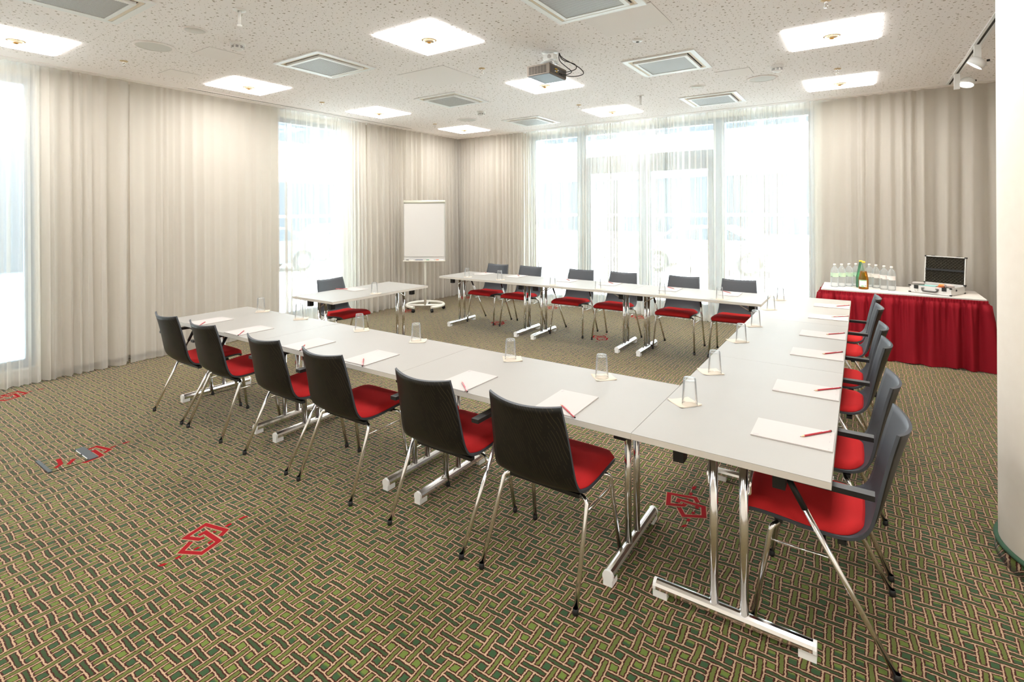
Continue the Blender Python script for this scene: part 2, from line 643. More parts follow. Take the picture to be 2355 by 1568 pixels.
# ------------------------------------------------------------------ room shell
ZC = 3.183
XW, YW = -7.02, 6.32            # inner faces of the two window walls
XR, YB = 3.6, -4.6              # inner faces of the walls outside the picture

bm = B()
box(bm, XW - 0.02, XR + 0.02, YB - 0.02, YW + 0.02, -0.12, 0.0)
floor = struct('floor', bm, M['carpet'])

bm = B()
box(bm, XW - 0.25, XR + 0.2, YB - 0.2, YW + 0.25, ZC, ZC + 0.25)
ceiling = struct('ceiling', bm, M['ceiling'])

# wall_left with two tall window openings, wall_back with the glazed front
L_OPEN = [(-2.6, -0.42), (2.20, 3.50)]
R_OPEN = (-5.20, -0.45)
bm = B()
ys = [YB - 0.2, L_OPEN[0][0], L_OPEN[0][1], L_OPEN[1][0], L_OPEN[1][1], YW + 0.25]
for i in (0, 2, 4):
    box(bm, XW - 0.25, XW, ys[i], ys[i + 1], -0.12, ZC)
for a, b in L_OPEN:
    box(bm, XW - 0.25, XW, a, b, -0.12, 0.10)
    box(bm, XW - 0.25, XW, a, b, 3.12, ZC)
struct('wall_left', bm, M['plaster'])
bm = B()
box(bm, XW, R_OPEN[0], YW, YW + 0.25, -0.12, ZC)
box(bm, R_OPEN[1], XR + 0.2, YW, YW + 0.25, -0.12, ZC)
box(bm, R_OPEN[0], R_OPEN[1], YW, YW + 0.25, -0.12, 0.04)
box(bm, R_OPEN[0], R_OPEN[1], YW, YW + 0.25, 3.14, ZC)
struct('wall_back', bm, M['plaster'])
bm = B()
box(bm, XR, XR + 0.2, YB - 0.2, YW, -0.12, ZC)
struct('wall_right', bm, M['plaster'])
bm = B()
box(bm, XW, XR, YB - 0.2, YB, -0.12, ZC)
struct('wall_front', bm, M['plaster'])


def window_unit(name, origin, along, out, rects, panes):
    """frame bars and panes in a wall opening; s runs along the wall, n points outdoors"""
    def place(s0, s1, n0, n1, z0, z1):
        a = Vector(origin) + Vector(along) * s0 + Vector(out) * n0
        b = Vector(origin) + Vector(along) * s1 + Vector(out) * n1
        return min(a.x, b.x), max(a.x, b.x), min(a.y, b.y), max(a.y, b.y), z0, z1
    bm = B()
    for r in rects:
        box(bm, *place(*r))
    w = struct(name, bm, M['frame'])
    for s0, s1, z0, z1 in panes:
        bm = B()
        box(bm, *place(s0, s1, 0.118, 0.124, z0, z1))
        obj('pane', bm, M['glass_pane'], w)
    return w


window_unit('window_1', (XW, 0, 0), (0, 1, 0), (-1, 0, 0),
            [(-2.6, -2.52, 0.08, 0.16, 0.1, 3.12), (-0.50, -0.42, 0.08, 0.16, 0.1, 3.12), (-1.55, -1.47, 0.08, 0.16, 0.1, 3.12),
             (-2.52, -0.5, 0.08, 0.16, 3.04, 3.12), (-2.52, -0.5, 0.08, 0.16, 0.1, 0.18)],
            [(-2.52, -1.55, 0.18, 3.04), (-1.47, -0.5, 0.18, 3.04)])
window_unit('window_2', (XW, 0, 0), (0, 1, 0), (-1, 0, 0),
            [(2.20, 2.27, 0.08, 0.16, 0.1, 3.12), (3.43, 3.50, 0.08, 0.16, 0.1, 3.12),
             (2.27, 3.43, 0.08, 0.16, 3.05, 3.12), (2.27, 3.43, 0.08, 0.16, 0.1, 0.18)],
            [(2.27, 3.43, 0.18, 3.05)])
window_unit('window_3', (0, YW, 0), (1, 0, 0), (0, 1, 0),
            [(-5.20, -5.12, 0.06, 0.18, 0.04, 3.14), (-0.53, -0.45, 0.06, 0.18, 0.04, 3.14),
             (-4.20, -4.05, 0.04, 0.20, 0.04, 3.14), (-1.82, -1.66, 0.04, 0.20, 0.04, 3.14),
             (-5.12, -0.53, 0.06, 0.18, 3.06, 3.14), (-4.05, -1.82, 0.04, 0.20, 2.50, 2.66),
             (-5.12, -4.20, 0.06, 0.18, 0.04, 0.12), (-1.66, -0.53, 0.06, 0.18, 0.04, 0.12)],
            [(-5.12, -4.20, 0.12, 3.06), (-4.05, -1.82, 2.66, 3.06), (-1.66, -0.53, 0.12, 3.06)])
# double door in the glazed front
bm = B()
for a, b in ((-4.05, -2.955), (-2.935, -1.82)):
    box(bm, a, a + 0.10, YW + 0.07, YW + 0.15, 0.04, 2.50)
    box(bm, b - 0.10, b, YW + 0.07, YW + 0.15, 0.04, 2.50)
    box(bm, a + 0.10, b - 0.10, YW + 0.07, YW + 0.15, 2.36, 2.50)
    box(bm, a + 0.10, b - 0.10, YW + 0.07, YW + 0.15, 0.04, 0.20)
door = struct('door_1', bm, M['frame'])
for a, b in ((-3.95, -3.055), (-2.835, -1.92)):
    bm = B()
    box(bm, a, b, YW + 0.108, YW + 0.114, 0.20, 2.36)
    obj('pane', bm, M['glass_pane'], door)
bm = B()
tube(bm, fillet([(-2.885, YW + 0.07, 1.05), (-2.885, YW + 0.02, 1.05), (-2.76, YW + 0.02, 1.05)], 0.015), 0.009, 8)
obj('door_handle', bm, M['chrome'], door)

# round column at the right edge, with a carpeted skirting
PX, PY, PR = 1.038, 1.342, 0.39
bm = B()
lathe(bm, [(PR, 0.0), (PR, ZC)], 64, PX, PY)
column = struct('pillar', bm, M['pillar_plaster'])
bm = B()
lathe(bm, [(PR + 0.001, 0.0), (PR + 0.013, 0.0), (PR + 0.013, 0.066), (PR + 0.001, 0.066)], 64, PX, PY)
obj('carpet_skirting', bm, M['carpet'], column)
bm = B()
lathe(bm, [(PR + 0.001, 0.066), (PR + 0.016, 0.067), (PR + 0.018, 0.076), (PR + 0.010, 0.084), (PR + 0.001, 0.084)], 64, PX, PY)
obj('skirting_piping', bm, M['carpet_edge'], column)

# smooth margin of the ceiling along the curtains
bm = B()
box(bm, -6.745, -6.60, YB, 6.06, ZC - 0.006, ZC + 0.01)
box(bm, -6.60, XR, 5.90, 6.06, ZC - 0.006, ZC + 0.01)
struct('trim_1', bm, M['panel_white'])

# ------------------------------------------------------------------ carpet emblems
def strip(pts, w, z, bm):
    pts = [Vector((p[0], p[1], 0)) for p in pts]
    L, R = [], []
    for i, p in enumerate(pts):
        d1 = (p - pts[i - 1]).normalized() if i else (pts[1] - p).normalized()
        d2 = (pts[i + 1] - p).normalized() if i < len(pts) - 1 else d1
        n1, n2 = Vector((-d1.y, d1.x, 0)), Vector((-d2.y, d2.x, 0))
        mm = (n1 + n2).normalized()
        k = w / max(0.45, mm.dot(n1))
        L.append(p + mm * k)
        R.append(p - mm * k)
    for i in range(len(pts) - 1):
        bm.faces.new([bm.verts.new((q.x, q.y, z)) for q in (L[i], R[i], R[i + 1], L[i + 1])])


H1 = [(-0.006, 0.011), (-0.011, -0.011), (-0.087, -0.045), (-0.117, 0.07), (0.026, 0.105), (0.051, 0.064)]
H2 = [(-0.047, 0.003), (-0.049, 0.036), (0.089, 0.037), (0.115, -0.058), (0.019, -0.111), (-0.025, -0.046)]
BITS = [[(-0.02, 0.067), (-0.001, 0.073), (0.0, 0.061), (-0.019, 0.058)], [(0.05, 0.022), (0.069, 0.021), (0.07, -0.003), (0.05, 0.0)],
        [(0.048, -0.045), (0.064, -0.039), (0.064, -0.061), (0.05, -0.071)], [(-0.018, 0.152), (0.001, 0.151), (0.002, 0.121), (-0.015, 0.118)],
        [(-0.02, 0.229), (0.0, 0.244), (-0.002, 0.196), (-0.02, 0.194)], [(0.043, -0.13), (0.058, -0.12), (0.061, -0.148), (0.043, -0.151)],
        [(0.039, -0.198), (0.058, -0.183), (0.059, -0.207), (0.035, -0.225)]]
EMBLEMS = [(-0.751, 0.898), (-2.747, -0.796), (-4.40, -0.77), (-6.46, -0.75), (-4.483, 4.258), (-2.802, 4.252), (-4.43, 5.80),
           (-2.86, 5.82), (-6.331, 4.217), (-6.391, 5.80)]
emb = None
for k, (ex, ey) in enumerate(EMBLEMS):
    if emb is None:
        bm = B()
        strip(H1, 0.0172, 0.0012, bm)
        strip(H2, 0.0172, 0.0012, bm)
        ground = obj('motif_outline', bm, M['motif_cream'], floor, (ex, ey, 0), fixn=False)
        bm = B()
        strip(H1, 0.0125, 0.0022, bm)
        strip(H2, 0.0125, 0.0022, bm)
        for b_ in BITS:
            bm.faces.new([bm.verts.new((x, y, 0.0022)) for x, y in b_])
        emb = obj('red_motif', bm, M['motif_red'], floor, (ex, ey, 0), fixn=False)
        for me in (ground.data, emb.data):
            for p in me.polygons:
                if p.normal.z < 0:
                    p.flip()
        emb['label'] = 'red hooked emblem woven into the green carpet'
    else:
        for src in (ground, emb):
            c = src.copy()
            COL.objects.link(c)
            c.location = (ex, ey, 0)

# floor box with grey frame bars
fb = thing('floor_box', 'carpeted floor outlet lid with two grey plastic end bars', 'floor box', (-4.437, -0.89, 0))
bm = B()
box(bm, -0.135, 0.135, -0.11, 0.08, 0.0, 0.004)
obj('lid', bm, M['carpet'], fb)
bm = B()
box(bm, -0.137, 0.137, -0.132, -0.112, 0, 0.010)
obj('end_bar', bm, M['box_grey'], fb)
bm = B()
box(bm, -0.137, 0.137, 0.082, 0.135, 0, 0.008)
obj('end_bar', bm, M['box_grey'], fb)
for sx in (-1, 1):
    bm = B()
    box(bm, sx * 0.062 - 0.045, sx * 0.062 + 0.045, 0.0785, 0.082, 0.004, 0.0085)
    obj('finger_slot', bm, M['white_metal'], fb)
for sx in (-0.1365, 0.1345):
    bm = B()
    box(bm, sx, sx + 0.003, -0.112, 0.082, 0.0, 0.003)
    obj('side_gap', bm, M['dark_slot'], fb)
bm = B()
strip([(-0.06, -0.03), (0.05, -0.045), (0.09, -0.085)], 0.0125, 0.0046, bm)
strip([(0.03, 0.03), (0.10, -0.02)], 0.0125, 0.0046, bm)
lm = obj('lid_motif', bm, M['motif_red'], fb, fixn=False)
for p in lm.data.polygons:
    if p.normal.z < 0:
        p.flip()


# ------------------------------------------------------------------ curtains
def wall_point(side, s, d, z):
    # d = distance from the wall face into the room
    return (XW + d, s, z) if side == 'L' else (s, YW - d, z)


def cloth(side, s0, s1, dist, z0, z1, wl, amp, seed, flare=1.25, curl=0.07, rows=11, per=11):
    rnd = random.Random(seed)
    n = max(24, int((s1 - s0) / wl * per))
    ph = [rnd.uniform(0, 6.28) for _ in range(8)]
    bm = B()
    grid = []
    # warped phase: folds of uneven width
    phase = [0.0]
    for i in range(n):
        s = s0 + (s1 - s0) * i / n
        loc = wl * (1 + 0.38 * math.sin(s * 4.3 + ph[0]) + 0.25 * math.sin(s * 11.7 + ph[1]))
        phase.append(phase[-1] + 2 * PI * (s1 - s0) / n / max(0.4 * wl, loc))
    for j in range(rows):
        t = j / (rows - 1)                      # 0 top, 1 bottom
        z = z1 + (z0 - z1) * t
        a = amp * (0.55 + (flare - 0.55) * min(1.0, t * 1.6))
        row = []
        for i in range(n + 1):
            s = s0 + (s1 - s0) * i / n
            p = phase[i]
            sway = 0.5 * math.sin(p * 0.37 + ph[2] + t * 0.9) + 0.35 * math.sin(p * 0.21 + ph[3] - 1.3 * t)
            q = p + sway * t * 0.9
            w = math.sin(q) * (1 + 0.45 * math.sin(p * 0.27 + ph[4])) + 0.35 * math.sin(2.1 * q + ph[5]) * (0.4 + t)
            dd = dist + a * w
            ss = s + curl * wl * math.sin(2 * q + 0.6) * 0.5 * (0.6 + 0.5 * t)
            if i == 0:
                ss = s0
            if i == n:
                ss = s1
            row.append(bm.verts.new(wall_point(side, ss, dd, z)))
        grid.append(row)
    for j in range(rows - 1):
        for i in range(n):
            f = bm.faces.new((grid[j][i], grid[j][i + 1], grid[j + 1][i + 1], grid[j + 1][i]))
            f.smooth = True
    return bm


def curtain(side, s0, s1, wl, amp, seed, label, kind='sheer', dist=None, z0=0.012, **kw):
    d = dist if dist is not None else (0.285 if kind == 'sheer' else 0.12)
    name = 'sheer_curtain' if kind == 'sheer' else 'drape'
    bm = cloth(side, s0, s1, d, z0, ZC - 0.004, wl, amp, seed, **kw)
    o = obj(name, bm, (M['sheer_window'] if seed in (1, 4, 5, 8, 9, 10) else M['sheer']) if kind == 'sheer' else M['drape'], fixn=False)
    tag(o, label, 'curtain', 'floor-length curtains along the window walls')
    return o


curtain('L', -2.9, -0.40, 0.16, 0.030, 1, 'white sheer curtain glowing before the window at the photo\'s left edge')
curtain('L', -0.40, 0.303, 0.155, 0.036, 2, 'deeply folded sheer beside the window at the photo\'s left edge')
curtain('L', 0.297, 2.17, 0.150, 0.011, 3, 'wide flat sheer hanging behind the far end of the near table row')
curtain('L', 2.17, 2.97, 0.095, 0.032, 4, 'bright sheer curtain before the narrow window behind the presenter\'s chair')
curtain('L', 2.97, 3.66, 0.060, 0.030, 5, 'bunched blue-white sheer between the narrow window and the flipchart')
curtain('L', 3.68, 6.055, 0.125, 0.036, 6, 'tightly pleated sheer hanging behind the flipchart')
curtain('R', -6.725, -5.11, 0.110, 0.028, 7, 'pleated sheer in the corner right of the flipchart')
curtain('R', -5.09, -2.735, 0.085, 0.030, 8, 'bright sheer over the side pane and left leaf of the glazed door', curl=0.25)
curtain('R', -2.745, -1.62, 0.080, 0.026, 9, 'bright sheer over the right leaf of the glazed door', dist=0.285, curl=0.25)
curtain('R', -1.62, -0.44, 0.085, 0.030, 10, 'bright sheer over the last glass pane before the red-skirted table', curl=0.25)
curtain('R', -0.44, 0.066, 0.14, 0.016, 11, 'pale flat sheer behind the water bottles')
curtain('R', 0.06, 3.4, 0.190, 0.042, 12, 'deeply folded beige-looking sheer behind the aluminium case')
curtain('L', -0.46, 2.19, 0.20, 0.017, 21, 'beige lining drape behind the sheers of the long wall stretch', 'drape', z0=0.055, rows=5)
curtain('L', 3.60, 6.13, 0.17, 0.017, 22, 'beige lining drape behind the flipchart\'s sheer', 'drape', z0=0.055, rows=5)
curtain('R', -6.83, -5.12, 0.17, 0.017, 23, 'beige lining drape in the corner right of the flipchart', 'drape', z0=0.055, rows=5)
curtain('R', -0.42, 3.4, 0.20, 0.018, 24, 'beige lining drape behind the red-skirted table', 'drape', z0=0.055, rows=5)

# ------------------------------------------------------------------ ceiling fittings
LIGHTS = [(-2.98, 1.17, 'lit square ceiling panel in front of the projector, largest in view'),
          (-0.11, 3.04, 'lit square ceiling panel left of the ceiling track, nearer of two'),
          (-5.87, 1.19, 'lit square ceiling panel beside the thin slot diffuser'),
          (-2.98, 3.13, 'lit square ceiling panel partly hidden behind the projector'),
          (-0.11, 5.03, 'lit square ceiling panel left of the ceiling track, farther one above the curtain'),
          (-5.87, 3.17, 'lit square ceiling panel above the narrow window'),
          (-2.97, 5.10, 'lit square ceiling panel before the glazed door'),
          (-5.85, 5.15, 'lit square ceiling panel in the corner above the flipchart'),
          (-5.87, -0.83, 'lit square ceiling panel cut off by the photo\'s left edge'),
          (-2.98, -0.83, 'lit square ceiling panel above the viewer, added unseen for light'),  # from here on: unseen panels continuing the grid, added to light the room
          (-0.11, 1.10, 'lit square ceiling panel above the near table corner, added unseen for light'),
          (-0.11, -0.85, 'lit square ceiling panel overhead, added unseen for light'),
          (-2.98, -2.80, 'lit square ceiling panel behind the viewer, added unseen for light'),
          (-0.11, -2.80, 'lit square ceiling panel straight above the viewer\'s back, outside the frame'),
          (-5.87, -2.80, 'lit square ceiling panel behind the viewer by the left wall, added unseen for light'),
          (2.76, -0.85, 'lit square ceiling panel behind the pillar, added unseen for light'),
          (2.76, -2.80, 'lit square ceiling panel right behind the viewer, added unseen for light')]
lamp0 = None
for lx, ly, lab in LIGHTS:
    if lamp0 is None:
        lamp0 = thing('ceiling_light', lab, 'ceiling light', (lx, ly, ZC), 0, 'square ceiling light panels')
        h = 0.328
        bm = B()
        box(bm, -h, h, -h, h, -0.010, -0.001)
        obj('diffuser', bm, M['panel'], lamp0)
        bm = B()
        lathe(bm, [(0.052, -0.0101), (0.066, -0.0101), (0.066, -0.018), (0.052, -0.018), (0.052, -0.0101)], 32)
        obj('trim_ring', bm, M['ring'], lamp0)
        bm = B()
        lathe(bm, [(0.051, -0.0165), (0.050, -0.024), (0.040, -0.031), (0.022, -0.034), (0.0, -0.035)], 28)
        obj('reflector', bm, M['gold'], lamp0)
        bm = B()
        lathe(bm, [(0.018, -0.034), (0.016, -0.042), (0.0, -0.044)], 16)
        obj('lamp_cap', bm, M['lamp_cap'], lamp0)
    else:
        copy_tree(lamp0, (lx, ly, ZC), 0, lab)

VENTS = [(-4.40, 1.17, 'square ceiling air outlet between the slot diffuser and the largest lit panel'),
         (-1.53, 3.12, 'square ceiling air outlet right of the projector'),
         (-4.42, 3.14, 'square ceiling air outlet behind the blank square panel'),
         (-1.54, 5.12, 'square ceiling air outlet above the glazed front\'s right panes'),
         (-4.41, 5.12, 'square ceiling air outlet above the glazed front\'s left pane'),
         (-4.39, -0.84, 'square ceiling air outlet cut off at the photo\'s top left corner'),
         (-1.53, 1.15, 'square ceiling air outlet cut off at the photo\'s top edge, beside a blank panel')]
vent0 = None


def ring_sq(bm, a, b, z0, z1, mi=0):
    """square frame between half widths a < b"""
    box(bm, -b, b, -b, -a, z0, z1, mi)
    box(bm, -b, b, a, b, z0, z1, mi)
    box(bm, -b, -a, -a, a, z0, z1, mi)
    box(bm, a, b, -a, a, z0, z1, mi)


for vx, vy, lab in VENTS:
    if vent0 is None:
        vent0 = thing('ceiling_vent', lab, 'ceiling vent', (vx, vy, ZC), 0, 'square ceiling air outlets')
        bm = B()
        ring_sq(bm, 0.305, 0.352, -0.012, -0.001)
        obj('frame', bm, M['white_metal'], vent0)
        bm = B()
        box(bm, -0.304, 0.304, -0.304, 0.304, -0.004, -0.001)
        obj('slot', bm, M['dark_slot'], vent0)
        for sx, sy in ((1, 0), (-1, 0), (0, 1), (0, -1)):
            bm = B()
            if sx:
                x0, x1 = sorted((sx * 0.304, sx * 0.286))
                vs, _ = box(bm, x0, x1, -0.300, 0.300, -0.011, -0.0045)
                for v in vs:
                    if v.co.z > -0.006:
                        v.co.x -= sx * 0.012
            else:
                y0, y1 = sorted((sy * 0.304, sy * 0.286))
                vs, _ = box(bm, -0.285, 0.285, y0, y1, -0.011, -0.0045)
                for v in vs:
                    if v.co.z > -0.006:
                        v.co.y -= sy * 0.012
            obj('air_vane', bm, M['vent_cream'], vent0)
        bm = B()
        ring_sq(bm, 0.232, 0.262, -0.026, -0.0045)
        obj('panel_rim', bm, M['white_metal'], vent0)
        bm = B()
        box(bm, -0.231, 0.231, -0.231, 0.231, -0.022, -0.0045)
        obj('perforated_plate', bm, M['perf'], vent0)
    else:
        copy_tree(vent0, (vx, vy, ZC), 0, lab)

# blank access panels
for x0, x1, y0, y1, lab in [(-1.70, -1.15, 1.50, 2.00, 'blank access panel in the ceiling beside the cut-off air outlet'),
                            (-4.08, -3.43, 1.85, 2.48, 'blank square ceiling panel in front of the projector row'),
                            (-5.08, -4.74, 0.21, 0.52, 'small blank ceiling panel under the smoke detector at upper left'),
                            (-6.12, -5.82, 0.34, 0.62, 'small blank ceiling panel near the slot diffuser'),
                            (-1.20, -0.87, 3.73, 4.02, 'small blank ceiling panel near the round speaker on the right')]:
    bm = B()
    box(bm, x0, x1, y0, y1, ZC - 0.004, ZC + 0.002)
    bevel(bm, 0.002, 1)
    p = obj('access_panel', bm, M['panel_white'])
    tag(p, lab, 'ceiling panel', 'blank panels in the ceiling')
    bm = B()
    e = 0.003
    box(bm, x0 - e, x1 + e, y0 - e, y1 + e, ZC - 0.001, ZC + 0.001)
    obj('shadow_gap', bm, M['print'], p)

# round loudspeakers and cover discs
for sx, sy, r, lab in [(-5.13, -0.08, 0.135, 'large round ceiling loudspeaker at upper left'),
                       (-0.83, 4.31, 0.135, 'large round ceiling loudspeaker beside the smoke detector on the right'),
                       (-5.17, 4.40, 0.135, 'large round ceiling loudspeaker before the corner above the flipchart')]:
    s = thing('ceiling_speaker', lab, 'loudspeaker', (sx, sy, ZC), 0, 'round ceiling loudspeakers')
    bm = B()
    lathe(bm, [(r, -0.001), (r + 0.028, -0.001), (r + 0.027, -0.006), (r + 0.004, -0.010), (r, -0.008)], 40)
    obj('rim', bm, M['panel_white'], s)
    bm = B()
    lathe(bm, [(r, -0.006), (r * 0.6, -0.010), (0, -0.012)], 40)
    obj('grille', bm, M['speaker_mesh'], s)
for sx, sy, lab in [(-4.40, -0.07, 'small round ceiling cover left of the white pendant rod'), (-1.53, 4.28, 'small round ceiling cover on the right beyond the air outlet')]:
    s = thing('ceiling_cover', lab, 'ceiling cover', (sx, sy, ZC), 0, 'small round ceiling covers')
    bm = B()
    lathe(bm, [(0.072, -0.001), (0.092, -0.001), (0.090, -0.005), (0.074, -0.007), (0.072, -0.004)], 36)
    obj('rim', bm, M['panel_white'], s)
    bm = B()
    lathe(bm, [(0.071, -0.001), (0.070, -0.006), (0, -0.007)], 36)
    obj('disc', bm, M['speaker_mesh'], s)
s = thing('ceiling_sensor', 'small white domed sensor with a black eye in the ceiling', 'sensor', (-1.52, 2.24, ZC))
bm = B()
lathe(bm, [(0.046, -0.001), (0.044, -0.008), (0.03, -0.014), (0.014, -0.016)], 28)
obj('dome', bm, M['white_metal'], s)
bm = B()
lathe(bm, [(0.014, -0.0162), (0.013, -0.020), (0, -0.021)], 16)
obj('eye', bm, M['black'], s)

for sx, sy, lab in [(-4.44, 0.30, 'white smoke detector at upper left below the pendant rod'),
                    (-0.62, 3.84, 'white smoke detector between the two lit panels on the right'),
                    (-4.59, 4.01, 'white smoke detector beyond the middle air outlet')]:
    s = thing('smoke_detector', lab, 'smoke detector', (sx, sy, ZC), 0, 'ceiling smoke detectors')
    bm = B()
    lathe(bm, [(0.062, -0.001), (0.062, -0.018), (0.054, -0.022)], 28)
    obj('base', bm, M['white_plastic'], s)
    bm = B()
    lathe(bm, [(0.050, -0.022), (0.050, -0.030), (0.044, -0.031), (0.044, -0.036), (0.050, -0.037), (0.048, -0.052), (0.030, -0.064), (0, -0.066)], 28)
    obj('cap', bm, M['white_plastic'], s)
    bm = B()
    for k in range(8):
        for zz in (-0.034, -0.046):
            m4 = Matrix.Rotation(k * PI / 4 + 0.2, 4, 'Z')
            box(bm, 0.046, 0.0506, -0.011, 0.011, zz - 0.0022, zz + 0.0022, mtx=m4)
    obj('smoke_slots', bm, M['black'], s)

for sx, sy, lab in [(-5.875, -0.05, 'chrome sprinkler head beside the large speaker at upper left'), (-5.944, 2.24, 'chrome sprinkler head between the slot diffuser and the air outlet row'),
                    (-3.17, 2.165, 'chrome sprinkler head left of the projector'), (-3.18, 4.41, 'chrome sprinkler head behind the lit panel under the projector'),
                    (-0.11, 4.33, 'chrome sprinkler head between the two lit panels by the track'), (-0.11, 2.18, 'chrome sprinkler head at the photo\'s top edge'),
                    (-5.886, 4.41, 'chrome sprinkler head before the corner lit panel')]:
    s = thing('sprinkler', lab, 'sprinkler', (sx, sy, ZC), 0, 'ceiling sprinkler heads')
    bm = B()
    lathe(bm, [(0.034, -0.001), (0.033, -0.006), (0.012, -0.012)], 20)
    obj('escutcheon', bm, M['ring'], s)
    bm = B()
    lathe(bm, [(0.011, -0.012), (0.011, -0.026), (0.006, -0.028)], 12)
    tube(bm, [(0.009, 0, -0.026), (0.011, 0, -0.04), (0.002, 0, -0.05)], 0.0025, 6)
    tube(bm, [(-0.009, 0, -0.026), (-0.011, 0, -0.04), (-0.002, 0, -0.05)], 0.0025, 6)
    obj('frame_arms', bm, M['chrome'], s)
    bm = B()
    lathe(bm, [(0, -0.050), (0.017, -0.051), (0.017, -0.053), (0, -0.054)], 16)
    obj('deflector', bm, M['chrome'], s)

for sx, sy, lab in [(-3.69, -0.085, 'short white pendant rod in the ceiling at upper left'), (-2.267, 4.358, 'short white pendant rod before the glazed front')]:
    s = thing('pendant_rod', lab, 'ceiling rod', (sx, sy, ZC), 0, 'white ceiling rods')
    bm = B()
    lathe(bm, [(0.045, -0.001), (0.044, -0.006), (0.014, -0.010)], 24)
    obj('rosette', bm, M['white_plastic'], s)
    bm = B()
    for d in (-0.008, 0.008):
        tube(bm, [(d, 0, -0.008), (d, 0, -0.115)], 0.007, 10)
    lathe(bm, [(0.018, -0.112), (0.018, -0.122), (0, -0.123)], 16)
    obj('rod', bm, M['white_plastic'], s)

# slot diffuser along the left wall
s = thing('slot_diffuser', 'long thin slot diffuser in the ceiling along the left curtain', 'air diffuser', (-6.545, 0, ZC))
bm = B()
box(bm, -0.035, 0.035, 0.80, 4.55, -0.006, -0.0005)
obj('frame', bm, M['panel_white'], s)
bm = B()
box(bm, -0.006, 0.006, 0.83, 4.52, -0.0075, -0.0062)
obj('slot', bm, M['dark_slot'], s)

# lighting track with two visible spots
s = thing('ceiling_track', 'white ceiling track with a dark groove beside the pillar', 'light track', (0.965, 0, ZC))
bm = B()
box(bm, -0.030, 0.030, 1.8, 5.88, -0.010, -0.0005)
obj('rail', bm, M['white_metal'], s)
bm = B()
box(bm, -0.009, 0.009, 1.8, 5.86, -0.0115, -0.0101)
obj('groove', bm, M['dark_slot'], s)


def track_spot(y, head, axis, label):
    t = thing('track_spotlight', label, 'spotlight', (0.965, y, ZC - 0.011), 0, 'white track spotlights')
    bm = B()
    box(bm, -0.024, 0.024, -0.024, 0.024, -0.165, 0.0)
    bevel(bm, 0.003, 1)
    obj('gear_box', bm, M['white_metal'], t)
    ax = Vector(axis).normalized()
    hd = Vector(head)
    m4 = Matrix.Translation(hd) @ Vector((0, 0, -1)).rotation_difference(ax).to_matrix().to_4x4()
    bm = B()
    lathe(bm, [(0.0, 0.070), (0.050, 0.070), (0.066, 0.052), (0.068, 0.0), (0.062, 0.0), (0.060, 0.006)], 32, mtx=m4)
    obj('lamp_head', bm, M['white_metal'], t)
    bm = B()
    lathe(bm, [(0.061, 0.005), (0.0, 0.004)], 32, mtx=m4)
    obj('lens', bm, M['spot_disc'], t)
    bm = B()
    tube(bm, fillet([(0.0, 0.0, -0.12), (hd.x * 0.6, hd.y * 0.6, -0.10), hd - ax * 0.05], 0.03), 0.006, 8)
    obj('bracket', bm, M['white_metal'], t)
    bm = B()
    side = hd - ax * 0.05 + Vector((0.066, 0.02, 0.0))
    lathe(bm, [(0, 0.010), (0.012, 0.008), (0.012, -0.008), (0, -0.010)], 10, mtx=Matrix.Translation(side))
    obj('knob', bm, M['black'], t)
    ld = bpy.data.lights.new('spot_beam', 'SPOT')
    ld.energy = 55
    ld.spot_size = 1.3
    ld.spot_blend = 0.6
    ld.shadow_soft_size = 0.05
    ld.color = (1.0, 0.88, 0.72)
    lo = bpy.data.objects.new('spot_beam', ld)
    COL.objects.link(lo)
    lo.parent = t
    lo.matrix_local = Matrix.Translation(hd + ax * 0.02) @ Vector((0, 0, -1)).rotation_difference(ax).to_matrix().to_4x4()
    return t


track_spot(5.30, (0.085, 0.055, -0.120), (-0.25, -0.30, -0.9), 'white track spotlight over the red-skirted table, the farther one by the curtain')
track_spot(4.10, (-0.025, -0.025, -0.19), (-0.62, 0.10, -0.78), 'white track spotlight seen edge-on, nearer one on the ceiling track')

# ------------------------------------------------------------------ projector
pj = thing('projector', 'bronze-grey projector with vent slots hanging under the ceiling', 'projector', (-2.33, 2.06, 2.93))
bm = B()
box(bm, -0.118, 0.118, -0.16, 0.16, 0.0, 0.093)
bevel(bm, 0.008, 2)
obj('housing', bm, M['proj'], pj)
bm = B()
box(bm, -0.112, 0.112, -0.154, 0.154, -0.004, 0.001)
obj('underside', bm, M['proj_base'], pj)
for k in range(6):
    bm = B()
    for c in range(6):
        x0 = -0.098 + c * 0.0315
        box(bm, x0, x0 + 0.027, -0.1615, -0.158, 0.013 + k * 0.0118, 0.019 + k * 0.0118)
    obj('vent_slot', bm, M['dark_slot'], pj)
bm = B()
box(bm, 0.1175, 0.1195, -0.14, 0.14, 0.014, 0.078)
obj('port_panel', bm, M['proj_dark'], pj)
for yy, zz, mt in ((-0.06, 0.058, 'brass'), (-0.035, 0.058, 'brass'), (-0.06, 0.036, 'white_plastic'), (-0.035, 0.036, 'brass'), (-0.012, 0.052, 'white_plastic'), (0.02, 0.03, 'black'), (0.06, 0.03, 'black')):
    bm = B()
    lathe(bm, [(0, 0.010), (0.006, 0.010), (0.007, 0.0), (0, 0.0)], 10, mtx=Matrix.Translation((0.119, yy, zz)) @ Matrix.Rotation(PI / 2, 4, 'Y'))
    obj('port', bm, M[mt], pj)
bm = B()
lathe(bm, [(0, 0.02), (0.032, 0.02), (0.034, 0.0), (0, 0.0)], 20, mtx=Matrix.Translation((-0.118, 0.06, 0.05)) @ Matrix.Rotation(-PI / 2, 4, 'Y'))
obj('lens', bm, M['black'], pj)

